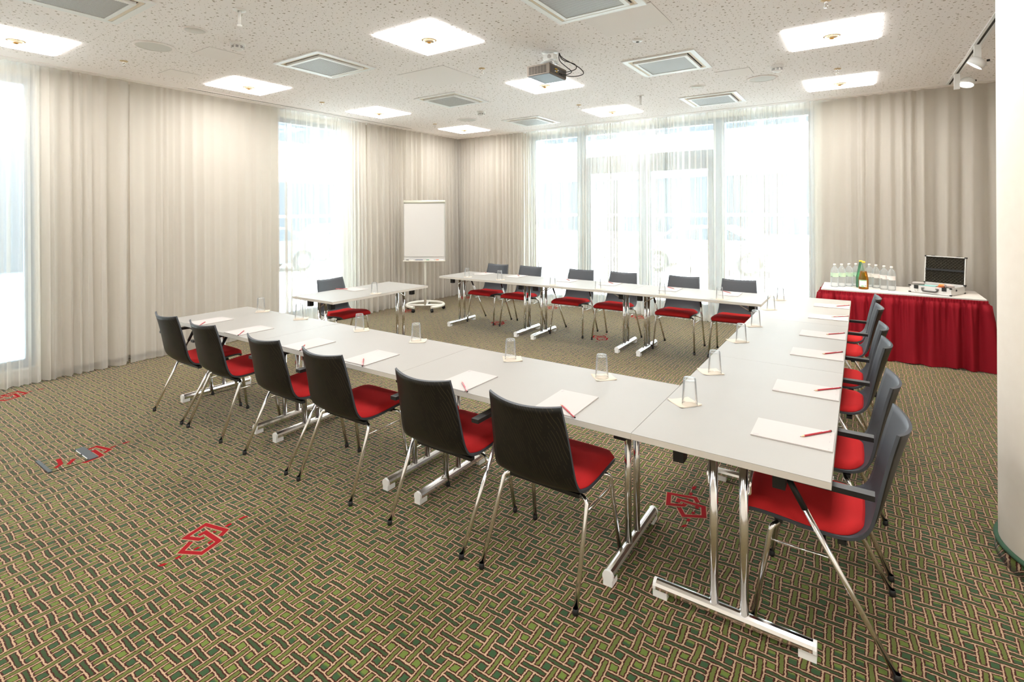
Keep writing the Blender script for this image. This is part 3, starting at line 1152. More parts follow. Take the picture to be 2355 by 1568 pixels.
mt = thing('projector_mount', 'white adjustable ceiling bracket holding the projector', 'bracket', (-2.32, 2.10, ZC))
bm = B()
lathe(bm, [(0.075, -0.001), (0.075, -0.006), (0.02, -0.010)], 28)
obj('ceiling_plate', bm, M['white_metal'], mt)
bm = B()
box(bm, -0.055, 0.055, -0.03, 0.03, -0.075, -0.022)
bevel(bm, 0.004, 1)
obj('joint_block', bm, M['white_metal'], mt)
bm = B()
box(bm, -0.012, 0.012, -0.02, 0.02, -0.022, -0.008)
lathe(bm, [(0.016, -0.075), (0.016, -0.098)], 14)
obj('neck', bm, M['white_metal'], mt)
bm = B()
lathe(bm, [(0, -0.096), (0.085, -0.098), (0.088, -0.104), (0, -0.106)], 28)
obj('swivel_disc', bm, M['white_metal'], mt)
bm = B()
tube(bm, [(-0.055, -0.015, -0.05), (-0.085, -0.015, -0.05)], 0.010, 10)
tube(bm, [(0.01, -0.03, -0.048), (0.01, -0.038, -0.048)], 0.018, 14)
obj('clamp_screw', bm, M['clip'], mt)
for sx, sy in ((-0.08, -0.05), (0.075, -0.06), (0.07, 0.06), (-0.075, 0.06)):
    bm = B()
    tube(bm, [(sx * 0.6, sy * 0.6, -0.101), (sx, sy, -0.12), (sx, sy, -0.158)], 0.007, 8)
    obj('support_arm', bm, M['white_metal'], mt)
pc = thing('projector_cable', 'bundle of black cables looping from the ceiling to the projector', 'cable', (-2.26, 2.17, ZC))
for pts in ([(0, 0, 0), (0.02, 0.03, -0.06), (0.11, 0.10, -0.10), (0.12, 0.10, -0.15), (0.05, 0.0, -0.19), (0.055, -0.15, -0.195)],
            [(0, 0, 0), (0.03, 0.02, -0.05), (0.14, 0.14, -0.13), (0.17, 0.16, -0.19), (0.10, 0.06, -0.225), (0.056, -0.08, -0.222)],
            [(0, 0, 0), (0.0, 0.01, -0.07), (0.05, 0.06, -0.13), (0.10, 0.06, -0.18), (0.08, 0.0, -0.215), (0.056, -0.06, -0.222)]):
    P = [Vector(p) for p in pts]
    sm = []
    for i in range(len(P) - 1):
        p0, p1, p2, p3 = P[max(i - 1, 0)], P[i], P[i + 1], P[min(i + 2, len(P) - 1)]
        for k in range(6):
            t_ = k / 6
            sm.append(0.5 * ((2 * p1) + (p2 - p0) * t_ + (2 * p0 - 5 * p1 + 4 * p2 - p3) * t_ ** 2 + (3 * p1 - p0 - 3 * p2 + p3) * t_ ** 3))
    sm.append(P[-1])
    bm = B()
    tube(bm, sm, 0.0042, 8)
    obj('cable', bm, M['black'], pc)

# ------------------------------------------------------------------ tables
TL, TW, TH = 1.4508, 0.731, 0.74


def make_table(label, loc, rz):
    t = thing('folding_table', label, 'table', loc, rz, 'white folding conference tables')
    bm = B()
    box(bm, -TL / 2 + 0.001, TL / 2 - 0.001, -TW / 2 + 0.001, TW / 2 - 0.001, TH - 0.027, TH)
    bevel(bm, 0.002, 2)
    obj('table_top', bm, M['table'], t)
    bm = B()
    x, y = TL / 2 - 0.0004, TW / 2 - 0.0004
    vs = [[bm.verts.new((sx * x, sy * y, z)) for sx, sy in ((-1, -1), (1, -1), (1, 1), (-1, 1))] for z in (TH - 0.026, TH - 0.0012)]
    for q in range(4):
        bm.faces.new((vs[0][q], vs[0][(q + 1) % 4], vs[1][(q + 1) % 4], vs[1][q]))
    obj('lightened_edge', bm, M['edge'], t)  # added faces whose pale colour stands in for light on the edge
    for s in (-1, 1):
        fx = s * (TL / 2 - 0.134)
        bm = B()
        prof = [(-0.020, 0.026), (-0.0255, 0.034), (-0.0255, 0.048), (-0.020, 0.060), (-0.010, 0.0675), (0, 0.070), (0.010, 0.0675), (0.020, 0.060), (0.0255, 0.048), (0.0255, 0.034), (0.020, 0.026)]
        m4 = Matrix.Translation((fx, 0, 0)) @ Matrix(((1, 0, 0, 0), (0, 0, 1, 0), (0, 1, 0, 0), (0, 0, 0, 1)))
        prism(bm, prof, -0.298, 0.298, mtx=m4)
        foot = obj('foot', bm, M['chrome'], t)
        for e in (-1, 1):
            bm = B()
            prism(bm, prof, e * 0.2985, e * 0.311, mtx=m4)
            y0, y1 = sorted((e * 0.311, e * 0.25))
            box(bm, fx - 0.0215, fx + 0.0215, y0, y1, 0.0, 0.029)
            obj('end_cap', bm, M['white_plastic'], foot)
        for c in (-1, 1):
            bm = B()
            tube(bm, [(fx, c * 0.058, 0.062), (fx, c * 0.058, TH - 0.052)], 0.0175, 18)
            obj('column', bm, M['chrome'], t)
        bm = B()
        box(bm, fx - 0.016, fx + 0.016, -0.16, 0.16, TH - 0.054, TH - 0.0275)
        obj('cross_rail', bm, M['chrome'], t)
        for c in (-1, 1):
            bm = B()
            yb = c * 0.082
            tube(bm, fillet([(fx, c * 0.07, 0.555), (fx, yb, 0.555), (fx, yb, 0.60), (fx - s * 0.08, yb, 0.645), (fx - s * 0.21, yb, TH - 0.03)], 0.02, 4), 0.006, 8)
            obj('brace', bm, M['chrome'], t)
        for c in (-1, 1):
            bm = B()
            box(bm, s * (TL / 2 - 0.115) - 0.028, s * (TL / 2 - 0.115) + 0.028, c * 0.19 - 0.022, c * 0.19 + 0.022, TH - 0.112, TH - 0.0275)
            bevel(bm, 0.004, 1)
            obj('stacking_block', bm, M['black'], t)
    return t


W = TW
tables = [((-W / 2, TL * 0.5, 0), PI / 2, 'white folding table at the near corner, standing free on chrome T-legs'),
          ((-W / 2, TL * 1.5, 0), PI / 2, 'middle white table of the row before the pillar'),
          ((-W / 2, TL * 2.5, 0), PI / 2, 'white table at the far corner beside the red-skirted table'),
          ((-W - TL * 0.5, W / 2, 0), 0, 'white table joined to the near corner table, under two tumblers'),
          ((-W - TL * 1.5, W / 2, 0), 0, 'middle white table of the row with chair backs turned to the viewer'),
          ((-W - TL * 2.5, W / 2, 0), 0, 'white table at the curtain end of the near row'),
          ((-0.7499 - TL * 0.5, 3.6284 + W / 2, 0), 0, 'white table of the far row butting against the far corner table'),
          ((-0.7499 - TL * 1.5, 3.6284 + W / 2, 0), 0, 'middle white table of the far row before the glazed door'),
          ((-0.7499 - TL * 2.5, 3.6284 + W / 2, 0), 0, 'white table of the far row nearest the flipchart'),
          ((-4.92, 2.085, 0), PI / 2, 'single white presenter\'s table standing alone inside the U')]
t0 = make_table(tables[0][2], tables[0][0], tables[0][1])
for loc, rz, lab in tables[1:]:
    copy_tree(t0, loc, rz, lab)

# ------------------------------------------------------------------ chairs (facing +y)
SHELL = [(0.272, 0.432), (0.262, 0.446), (0.235, 0.455), (0.15, 0.452), (0.05, 0.440), (-0.04, 0.432), (-0.10, 0.435), (-0.145, 0.455),
         (-0.176, 0.492), (-0.198, 0.545), (-0.220, 0.622), (-0.243, 0.706), (-0.265, 0.782), (-0.286, 0.848)]
HALF = [0.205, 0.214, 0.222, 0.228, 0.228, 0.226, 0.224, 0.222, 0.218, 0.214, 0.209, 0.203, 0.196, 0.190]
SAG = [0.0, 0.0, 0.0, 0.004, 0.008, 0.012, 0.015, 0.018, 0.023, 0.029, 0.035, 0.040, 0.044, 0.047]


def shell_point(k, u, off=0.0):
    """k along the profile (float), u in -1..1 across, off along the inner normal"""
    i = min(int(k), len(SHELL) - 2)
    f = k - i
    n = len(SHELL)
    q = [SHELL[max(0, min(n - 1, i + d))] for d in (-1, 0, 1, 2)]

    def cr(c, g):
        a0, a1, a2, a3 = (p[c] for p in q)
        if g == 0:
            return 0.5 * (2 * a1 + (a2 - a0) * f + (2 * a0 - 5 * a1 + 4 * a2 - a3) * f * f + (3 * a1 - a0 - 3 * a2 + a3) * f ** 3)
        return 0.5 * ((a2 - a0) + 2 * (2 * a0 - 5 * a1 + 4 * a2 - a3) * f + 3 * (3 * a1 - a0 - 3 * a2 + a3) * f * f)
    y, z = cr(0, 0), cr(1, 0)
    w = HALF[i] * (1 - f) + HALF[i + 1] * f
    sg = SAG[i] * (1 - f) + SAG[i + 1] * f
    ty, tz = cr(0, 1), cr(1, 1)
    l = math.hypot(ty, tz)
    ny, nz = -tz / l, ty / l            # tangent rotated
    if nz < 0 or (abs(nz) < 0.35 and ny < 0):
        ny, nz = -ny, -nz
    d = sg * u * u + off
    return Vector((w * u, y + ny * d, z + nz * d))


def make_chair(arms, label):
    t = thing('conference_chair', label, 'chair', (0, 0, 0), 0, 'black conference chairs with red seats')
    nk, nu = 2 * len(SHELL) - 1, 19
    bm = B()
    grids = []
    for off in (0.0, -0.0115):
        grids.append([[bm.verts.new(shell_point(k / 2, -1 + 2 * i / (nu - 1), off)) for i in range(nu)] for k in range(nk)])
    a, b = grids
    for k in range(nk - 1):
        for i in range(nu - 1):
            f = bm.faces.new((a[k][i], a[k][i + 1], a[k + 1][i + 1], a[k + 1][i]))
            f.material_index = 1
            f.smooth = True
            f = bm.faces.new((b[k][i], b[k + 1][i], b[k + 1][i + 1], b[k][i + 1]))
            f.material_index = 0
            f.smooth = True
    for k in range(nk - 1):
        for i in (0, nu - 1):
            f = bm.faces.new((a[k][i], a[k + 1][i], b[k + 1][i], b[k][i]))
            f.material_index = 1
    for k in (0, nk - 1):
        for i in range(nu - 1):
            f = bm.faces.new((a[k][i], a[k][i + 1], b[k][i + 1], b[k][i]))
            f.material_index = 1
    obj('shell', bm, [M['oak'], M['shell_front']], t)
    # seat pad: follows the shell from the front edge to the bend
    bm = B()
    ks = [0.0, 0.35, 0.9, 1.5, 2, 2.5, 3, 3.5, 4, 4.5, 5, 5.4, 5.8, 6.15, 6.45, 6.7, 6.88, 6.98]
    nu = 15
    top, bot = [], []
    for k in ks:
        e = min(1.0, (7.0 - k) / 2.4)
        wf = 0.975 * (0.5 + 0.5 * math.sqrt(max(0.0, 1 - (1 - e) ** 2)))
        rowt, rowb = [], []
        for i in range(nu):
            u = -1 + 2 * i / (nu - 1)
            edge = 1 - abs(u) ** 8
            thick = 0.004 + 0.028 * (edge ** 0.5) * min(1.0, (7.05 - k) / 0.8) ** 0.5 * min(1.0, 0.25 + k / 1.0)
            rowt.append(bm.verts.new(shell_point(k, u * wf, 0.0015 + thick)))
            rowb.append(bm.verts.new(shell_point(k, u * wf, 0.0015)))
        top.append(rowt)
        bot.append(rowb)
    n = len(ks)
    for k in range(n - 1):
        for i in range(nu - 1):
            f = bm.faces.new((top[k][i], top[k][i + 1], top[k + 1][i + 1], top[k + 1][i]))
            f.smooth = True
            bm.faces.new((bot[k][i], bot[k + 1][i], bot[k + 1][i + 1], bot[k][i + 1]))
        for i in (0, nu - 1):
            bm.faces.new((top[k][i], top[k + 1][i], bot[k + 1][i], bot[k][i]))
    for k in (0, n - 1):
        for i in range(nu - 1):
            bm.faces.new((top[k][i], top[k][i + 1], bot[k][i + 1], bot[k][i]))
    obj('seat_pad', bm, M['red_seat'], t)
    # black under-seat carrier
    bm = B()
    box(bm, -0.19, 0.19, -0.085, -0.055, 0.396, 0.414)
    box(bm, -0.19, 0.19, 0.135, 0.165, 0.408, 0.428)
    for s in (-1, 1):
        box(bm, s * 0.10 - 0.012, s * 0.10 + 0.012, -0.075, 0.155, 0.402, 0.418)
    obj('seat_carrier', bm, M['black'], t)
    R = 0.0105
    for s in (-1, 1):
        bm = B()
        tube(bm, fillet([(s * 0.248, 0.238, 0.012), (s * 0.226, 0.172, 0.405), (s * 0.195, 0.152, 0.412), (s * 0.10, 0.150, 0.410)], 0.045, 6), R, 12)
        lg = obj('leg', bm, M['chrome'], t)
        bm = B()
        lathe(bm, [(0, 0.0), (0.0125, 0.0), (0.0135, 0.006), (0.0125, 0.026), (0.0108, 0.027)], 14, s * 0.248, 0.238)
        obj('foot_cap', bm, M['black'], lg)
        bm = B()
        if arms:
            foot, head = Vector((s * 0.250, -0.238, 0.012)), Vector((s * 0.285, 0.105, 0.648))
            brk = foot.lerp(head, 0.83)
            tube(bm, [foot, brk], R, 12)
            lg = obj('leg', bm, M['chrome'], t)
            bm = B()
            tube(bm, [brk, head], R + 0.0012, 12)
            obj('sleeve', bm, M['black'], lg)
            bm = B()
            box(bm, s * 0.287 - 0.021, s * 0.287 + 0.021, -0.175, 0.128, 0.648, 0.668)
            bevel(bm, 0.004, 2)
            obj('armrest', bm, M['black'], t)
            bm = B()
            p1 = foot.lerp(head, 0.60)
            tube(bm, fillet([p1, (s * 0.22, p1.y + 0.02, 0.41), (s * 0.10, p1.y + 0.02, 0.410)], 0.02), 0.008, 8)
            obj('arm_bracket', bm, M['chrome'], t)
        else:
            tube(bm, fillet([(s * 0.250, -0.238, 0.012), (s * 0.226, -0.078, 0.392), (s * 0.195, -0.062, 0.402), (s * 0.10, -0.070, 0.402)], 0.045, 6), R, 12)
            lg = obj('leg', bm, M['chrome'], t)
        bm = B()
        lathe(bm, [(0, 0.0), (0.0125, 0.0), (0.0135, 0.006), (0.0125, 0.026), (0.0108, 0.027)], 14, s * 0.250, -0.238)
        obj('foot_cap', bm, M['black'], lg)
        bm = B()
        yr = -0.095 if not arms else -0.050
        tube(bm, [(s * 0.229, 0.178, 0.352), (s * 0.229, yr, 0.352)], 0.0035, 8)
        obj('stretcher', bm, M['chrome'], t)
    return t


ORD = ['first', 'second', 'third', 'fourth', 'fifth', 'sixth']
ROWS = {  # name -> list of seat centres and the phrase used in labels
    'near': ([-4.675, -4.07, -3.243, -2.61, -1.782, -1.157], 'from the left curtain, near row'),
    'right': ([0.445, 1.050, 1.899, 2.45, 3.348, 3.94], 'from the viewer, right-hand row'),
    'far': ([-4.70, -4.09, -3.235, -2.60, -1.785, -1.13], 'from the flipchart, far row'),
}


def seat_pose(row, c):
    if row == 'near':
        return (c, 0.068, 0), 0.0
    if row == 'right':
        return (-0.045, c, 0), PI / 2
    return (c, 4.335, 0), PI


protos = {}
rj = random.Random(3)
for row, (cs, phrase) in ROWS.items():
    for i, c in enumerate(cs):
        arms = (i % 2 == 0)
        lab = 'black %s with red seat, %s chair %s' % ('armchair' if arms else 'armless chair', ORD[i], phrase)
        loc, rz = seat_pose(row, c)
        rz += rj.uniform(-0.012, 0.012)
        if arms not in protos:
            protos[arms] = make_chair(arms, lab)
            protos[arms].location = loc
            protos[arms].rotation_euler = (0, 0, rz)
        else:
            copy_tree(protos[arms], loc, rz, lab)
copy_tree(protos[False], (-5.235, 2.01, 0), -PI / 2, 'black armless chair with red seat behind the presenter\'s table')

# ------------------------------------------------------------------ table settings
def napkin_mesh():
    bm = B()
    for z0, s, sh in ((0.0006, 0.118, 0.0), (0.0016, 0.116, 0.003)):
        n = 6
        g = []
        for j in range(n + 1):
            row = []
            for i in range(n + 1):
                x, y = (i / n - 0.5) * s + sh, (j / n - 0.5) * s + sh
                r = max(0.0, (abs(x) + abs(y)) / s - 0.62)
                row.append(bm.verts.new((x, y, z0 + 0.012 * r * r * 4 * (0.5 + 0.5 * math.sin(3 * x / s + 5 * y / s + z0 * 900)))))
            g.append(row)
        for j in range(n):
            for i in range(n):
                f = bm.faces.new((g[j][i], g[j][i + 1], g[j + 1][i + 1], g[j + 1][i]))
                f.smooth = True
    return bm


def tumbler_mesh():
    bm = B()
    H = 0.130
    lathe(bm, [(0.0375, 0.0), (0.0305, H - 0.008), (0.0275, H), (0.0, H)], 28)
    lathe(bm, [(0.0, H - 0.013), (0.0255, H - 0.012), (0.0298, H - 0.009)], 28)
    lathe(bm, [(0.0355, 0.0), (0.0375, 0.0008)], 28)
    return bm


def make_pencil(label, group):
    t = thing('pencil', label, 'pencil', (0, 0, 0), 0, group)
    rot = Matrix.Rotation(PI / 2, 4, 'Y')           # axis to +x
    r = 0.0042
    m4 = Matrix.Translation((0, 0, r)) @ rot
    bm = B()
    lathe(bm, [(r, 0.0), (r, 0.148), (0, 0.1481)], 6, mtx=m4, smooth=False)
    obj('barrel', bm, M['pencil'], t)
    bm = B()
    lathe(bm, [(0.0041, 0.0), (0.0012, -0.017)], 10, mtx=m4)
    obj('wood_cone', bm, M['wood'], t)
    bm = B()
    lathe(bm, [(0.0012, -0.017), (0, -0.023)], 8, mtx=m4)
    obj('lead_tip', bm, M['lead'], t)
    bm = B()
    lathe(bm, [(r + 0.0002, 0.1465), (r + 0.0002, 0.1505), (0, 0.1510)], 6, mtx=m4, smooth=False)
    obj('end_cap', bm, M['dark_end'], t)
    bm = B()
    x = 0.100
    for w in (3, 4, 2, 3, 4, 3, 2, 4, 3, 3):
        l = w * 0.0009
        box(bm, x, x + l, -0.0011, 0.0011, 2 * r - 0.0006, 2 * r + 0.0002)
        x += l + 0.0011
    obj('lettering', bm, M['lettering'], t)
    return t


def make_pad(label):
    t = thing('note_pad', label, 'note pad', (0, 0, 0), 0, 'white note pads on the tables')
    bm = B()
    box(bm, -0.105, 0.105, -0.1485, 0.1485, 0, 0.0045)
    obj('sheets', bm, M['paper'], t)
    bm = B()
    box(bm, -0.094, -0.084, 0.118, 0.140, 0.0046, 0.0049)
    for k in range(3):
        box(bm, -0.09 + k * 0.075, -0.078 + k * 0.075, -0.136, -0.133, 0.0046, 0.0049)
    obj('printed_mark', bm, M['print'], t)
    return t


settings = []   # pad centre, pad rotation, pencil tip, pencil end, glass point, seat phrase
padsR = [(0.367), (1.017), (1.832), (2.463), (3.228), (3.885)]
penR = [((-0.126, 0.336), (-0.018, 0.476)), ((-0.12, 1.002), (-0.003, 1.131)), ((-0.127, 1.824), (-0.003, 1.974)),
        ((-0.136, 2.461), (-0.003, 2.606)), ((-0.134, 3.243), (-0.003, 3.362)), ((-0.125, 3.852), (-0.006, 3.986))]
glR = [(-0.610, 0.469), (-0.622, 1.048), (-0.631, 1.906), (-0.629, 2.513), (-0.627, 3.362), (-0.619, 3.999)]
for i in range(6):
    settings.append(((-0.155, padsR[i]), PI / 2, penR[i][0], penR[i][1], glR[i], '%s from the viewer, right-hand table row' % ORD[i]))
padsF = [(-4.655, 0.165), (-4.010, 0.155), (-3.215, 0.155), (-2.566, 0.168), (-1.752, 0.153), (-1.125, 0.162)]
penF = [((-4.635, 0.114), (-4.517, 0.006)), ((-4.019, 0.119), (-3.898, 0.006)), ((-3.213, 0.121), (-3.103, 0.010)),
        ((-2.579, 0.114), (-2.46, 0.006)), ((-1.755, 0.108), (-1.633, 0.004)), ((-1.133, 0.110), (-1.001, 0.004))]
glF = [(-4.704, 0.653), (-4.078, 0.647), (-3.264, 0.647), (-2.629, 0.641), (-1.782, 0.631), (-1.14, 0.614)]
for i in range(6):
    settings.append((padsF[i], 0.0, penF[i][0], penF[i][1], glF[i], '%s from the left curtain, near table row' % ORD[i]))
padsB = [(-4.70, 4.20), (-4.10, 4.205), (-3.235, 4.185), (-2.615, 4.18), (-1.82, 4.13), (-1.146, 4.147)]
penB = [((-4.667, 4.224), (-4.790, 4.345)), ((-4.045, 4.195), (-4.165, 4.320)), ((-3.194, 4.151), (-3.315, 4.275)),
        ((-2.574, 4.180), (-2.695, 4.300)), ((-1.775, 4.150), (-1.900, 4.270)), ((-1.134, 4.166), (-1.258, 4.295))]
glB = [(-4.668, 3.75), (-4.092, 3.76), (-3.211, 3.70), (-2.576, 3.70), (-1.781, 3.69), (-1.169, 3.715)]
for i in range(6):
    settings.append((padsB[i], PI, penB[i][0], penB[i][1], glB[i], '%s from the flipchart, far table row' % ORD[i]))
settings.append(((-5.11, 2.075), -PI / 2, (-5.142, 2.036), (-5.28, 1.95), (-4.624, 1.984), 'on the presenter\'s table'))

pad0 = pen0 = nap0 = gls0 = None
for k, (pc_, prz, tip, end, gp, phrase) in enumerate(settings):
    lone = k == len(settings) - 1
    j = rj.uniform(-0.02, 0.02)
    lab = 'white note pad ' + phrase if lone else 'white note pad at the place ' + phrase
    if pad0 is None:
        pad0 = make_pad(lab)
        pad0.location = (pc_[0], pc_[1], TH + 0.0005)
        pad0.rotation_euler = (0, 0, prz + j)
    else:
        copy_tree(pad0, (pc_[0], pc_[1], TH + 0.0005), prz + j, lab)
    ang = math.atan2(end[1] - tip[1], end[0] - tip[0])
    L = 0.023
    p0 = (tip[0] + L * math.cos(ang), tip[1] + L * math.sin(ang), TH + 0.0051)
    lab = 'red pencil on the note pad ' + phrase
    if pen0 is None:
        pen0 = make_pencil(lab, 'red pencils on the note pads')
        pen0.location = p0
        pen0.rotation_euler = (0, 0, ang)
    else:
        copy_tree(pen0, p0, ang, lab)
    lab = 'cream paper napkin under the tumbler ' + phrase
    nrz = PI / 4 + rj.uniform(-0.18, 0.18)
    off = (-0.028, 0.014) if k < 6 else (0.006, 0.012)
    nl = (gp[0] + off[0], gp[1] + off[1], TH)
    if nap0 is None:
        nap0 = obj('paper_napkin', napkin_mesh(), M['napkin'], None, nl, nrz, fixn=False)
        tag(nap0, lab, 'napkin', 'paper napkins under the tumblers')
    else:
        c = nap0.copy()
        COL.objects.link(c)
        c.location = nl
        c.rotation_euler = (0, 0, nrz)
        c['label'] = lab
    lab = 'upside-down glass tumbler ' + phrase
    if gls0 is None:
        gls0 = obj('tumbler', tumbler_mesh(), M['glass'], None, (gp[0], gp[1], TH + 0.0035))
        tag(gls0, lab, 'glass', 'upside-down tumblers on napkins')
    else:
        c = gls0.copy()
        COL.objects.link(c)
        c.location = (gp[0], gp[1], TH + 0.0035)
        c['label'] = lab

# ------------------------------------------------------------------ flipchart
bdir = math.atan2(0.396, 0.585)
fc = thing('flipchart', 'white flipchart easel on a round castor base before the corner', 'flipchart', (-6.16, 4.435, 0), bdir)
BW = 0.353
bm = B()
box(bm, -BW, BW, -0.012, 0.012, 0.86, 1.86)
bevel(bm, 0.004, 1)
obj('board', bm, M['board'], fc)
bm = B()
box(bm, -BW + 0.012, BW - 0.012, -0.022, -0.0125, 0.925, 1.835)
obj('paper_block', bm, M['flip_paper'], fc)
bm = B()
m4 = Matrix.Translation((0, -0.012, 1.868)) @ Matrix.Rotation(PI / 2, 4, 'Y')
lathe(bm, [(0, -BW - 0.004), (0.026, -BW - 0.004), (0.026, BW + 0.004), (0, BW + 0.004)], 18, mtx=m4)
obj('clamp_bar', bm, M['bar'], fc)
bm = B()
box(bm, -BW - 0.006, BW + 0.006, -0.075, -0.0125, 0.848, 0.856)
box(bm, -BW - 0.006, BW + 0.006, -0.075, -0.071, 0.856, 0.866)
obj('marker_tray', bm, M['stand'], fc)
bm = B()
tube(bm, [(0, 0.03, 0.07), (0, 0.03, 1.5)], 0.022, 18)
box(bm, -0.05, 0.05, 0.0125, 0.03, 1.2, 1.5)
obj('pole', bm, M['stand'], fc)
bm = B()
ring = []
for k in range(37):
    a = -PI / 2 + 0.48 + (2 * PI - 0.96) * k / 36
    ring.append((0.315 * math.cos(a), 0.03 + 0.315 * math.sin(a), 0.088))
tube(bm, ring, 0.026, 12)
tube(bm, [(-0.30, 0.03, 0.078), (0.30, 0.03, 0.078)], 0.022, 12)
tube(bm, [(0, 0.03, 0.07), (0, 0.34, 0.085)], 0.02, 12)
obj('base_ring', bm, M['stand'], fc)
for a in (-1.05, -2.09, 0.25, PI - 0.25, 1.5):
    cx, cy = 0.315 * math.cos(a), 0.03 + 0.315 * math.sin(a)
    bm = B()
    for e in (-0.011, 0.011):
        lathe(bm, [(0, 0.008), (0.027, 0.008), (0.030, 0.003), (0.030, -0.003), (0.027, -0.008), (0, -0.008)], 18,
              mtx=Matrix.Translation((cx + e * math.cos(a + PI / 2), cy + e * math.sin(a + PI / 2), 0.030)) @ Matrix.Rotation(a + PI / 2, 4, 'Z') @ Matrix.Rotation(PI / 2, 4, 'Y'))
    box(bm, cx - 0.012, cx + 0.012, cy - 0.012, cy + 0.012, 0.045, 0.066)
    obj('castor', bm, M['black'], fc)
rot2 = Matrix.Rotation(bdir, 4, 'Z')
for x0, mtn, lab in ((-0.315, 'marker_black', 'black marker pen'), (-0.155, 'marker_blue', 'dark blue marker pen'), (0.035, 'marker_green', 'green marker pen'), (0.20, 'marker_orange', 'orange-capped marker pen')):
    pos = Vector((-6.16, 4.435, 0)) + rot2 @ Vector((x0, -0.045, 0.8655))
    mk = thing('marker_pen', lab + ' lying in the flipchart tray', 'marker', pos, bdir, 'markers in the flipchart tray')
    m4 = Matrix.Rotation(PI / 2, 4, 'Y')
    bm = B()
    lathe(bm, [(0, 0.05), (0.008, 0.05), (0.008, 0.128), (0.004, 0.13), (0, 0.13)], 12, mtx=m4)
    obj('barrel', bm, M['white_plastic'] if mtn != 'marker_blue' else M['marker_blue'], mk)
    bm = B()
    lathe(bm, [(0, 0.0), (0.008, 0.0), (0.009, 0.049), (0, 0.049)], 12, mtx=m4)
    obj('cap', bm, M[mtn], mk)

# ------------------------------------------------------------------ red-skirted buffet table
BX0, BX1, BY0, BY1, BH = -0.31, 1.175, 5.13, 5.83, 0.745
bt = thing('buffet_table', 'buffet table with a white top and gathered red skirt behind the right-hand chairs', 'table', (0, 0, 0))
bm = B()
box(bm, BX0, BX1, BY0, BY1, BH - 0.028, BH - 0.002)
obj('table_top', bm, M['edge'], bt)
for lx in (BX0 + 0.08, BX1 - 0.08):
    for ly in (BY0 + 0.08, BY1 - 0.08):
        bm = B()
        tube(bm, [(lx, ly, 0), (lx, ly, BH - 0.028)], 0.018, 10)
        obj('leg', bm, M['chrome'], bt)
bm = B()
box(bm, BX0 - 0.003, BX1 + 0.003, BY0 - 0.003, BY1 + 0.003, BH - 0.022, BH)
bevel(bm, 0.004, 2)
obj('white_cloth', bm, M['cloth'], bt)


def skirt():
    # perimeter path: left side, front, right side
    pts = [Vector((BX0, BY1)), Vector((BX0, BY0)), Vector((BX1, BY0)), Vector((BX1, BY1))]
    seglen = [(pts[i + 1] - pts[i]).length for i in range(3)]
    tot = sum(seglen)
    n = 620
    rnd = random.Random(5)
    ph = [rnd.uniform(0, 6.28) for _ in range(6)]
    rows = [0.0, 0.02, 0.045, 0.07, 0.16, 0.3, 0.45, 0.6, 0.75, 0.87, 0.95, 1.0]
    bm = B()
    g = []
    for t in rows:
        row = []
        for i in range(n + 1):
            s = tot * i / n
            k = 0
            ss = s
            while k < 2 and ss > seglen[k]:
                ss -= seglen[k]
                k += 1
            d = (pts[k + 1] - pts[k]).normalized()
            nrm = Vector((d.y, -d.x))
            # rounded corners
            p = pts[k] + d * ss
            c1 = max(0.0, 1 - (seglen[k] - ss) / 0.06) if k < 2 else 0.0
            c0 = max(0.0, 1 - ss / 0.06) if k > 0 else 0.0
            if c1 > 0:
                d2 = (pts[k + 2] - pts[k + 1]).normalized()
                nrm = (nrm * (1 - c1 * 0.5) + Vector((d2.y, -d2.x)) * c1 * 0.5).normalized()
            if c0 > 0:
                d2 = (pts[k] - pts[k - 1]).normalized()
                nrm = (nrm * (1 - c0 * 0.5) + Vector((d2.y, -d2.x)) * c0 * 0.5).normalized()
            fine = math.sin(s * 120 + 0.8 * math.sin(s * 23 + ph[0]))
            big = math.sin(s * 38 + 1.2 * math.sin(s * 7 + ph[1]) + ph[2] + t * 0.7 * math.sin(s * 5 + ph[3])) + 0.45 * math.sin(s * 53 + ph[4] + t)
            if t <= 0.05:
                off = 0.010 + 0.004 * math.sin(s * 240 + 1.3 * math.sin(s * 33)) + (0.006 if t == 0.02 else 0.0)
            else:
                q = (t - 0.05) / 0.95
                off = 0.016 + 0.013 * fine * (1 - q) ** 2 + 0.026 * big * min(1, 0.25 + q * 3) + 0.075 * q ** 1.3 + 0.014
                off += 0.020 * max(0, q - 0.8) / 0.2 * math.sin(s * 9 + ph[5])
            z = BH - 0.012 - (BH - 0.016) * t
            if t > 0.9:
                z = max(0.006, z + 0.010 * math.sin(s * 17))
            row.append(bm.verts.new((p.x + nrm.x * off, p.y + nrm.y * off, z)))
        g.append(row)
    for j in range(len(rows) - 1):
        for i in range(n):
            f = bm.faces.new((g[j][i], g[j][i + 1], g[j + 1][i + 1], g[j + 1][i]))
            f.smooth = True
    return bm


obj('skirt', skirt(), M['skirt'], bt, fixn=False)

# water bottles
def bottle_mesh():
    bm = B()
    prof = [(0.0, 0.002), (0.036, 0.0), (0.0425, 0.008), (0.0435, 0.03)]
    for k in range(6):
        z = 0.040 + k * 0.013
        prof += [(0.0435, z), (0.0415, z + 0.0065)]
    prof += [(0.0435, 0.120), (0.0435, 0.178), (0.041, 0.200), (0.033, 0.222), (0.020, 0.240), (0.0135, 0.250), (0.013, 0.262), (0.0, 0.262)]
    lathe(bm, prof, 28)
    return bm


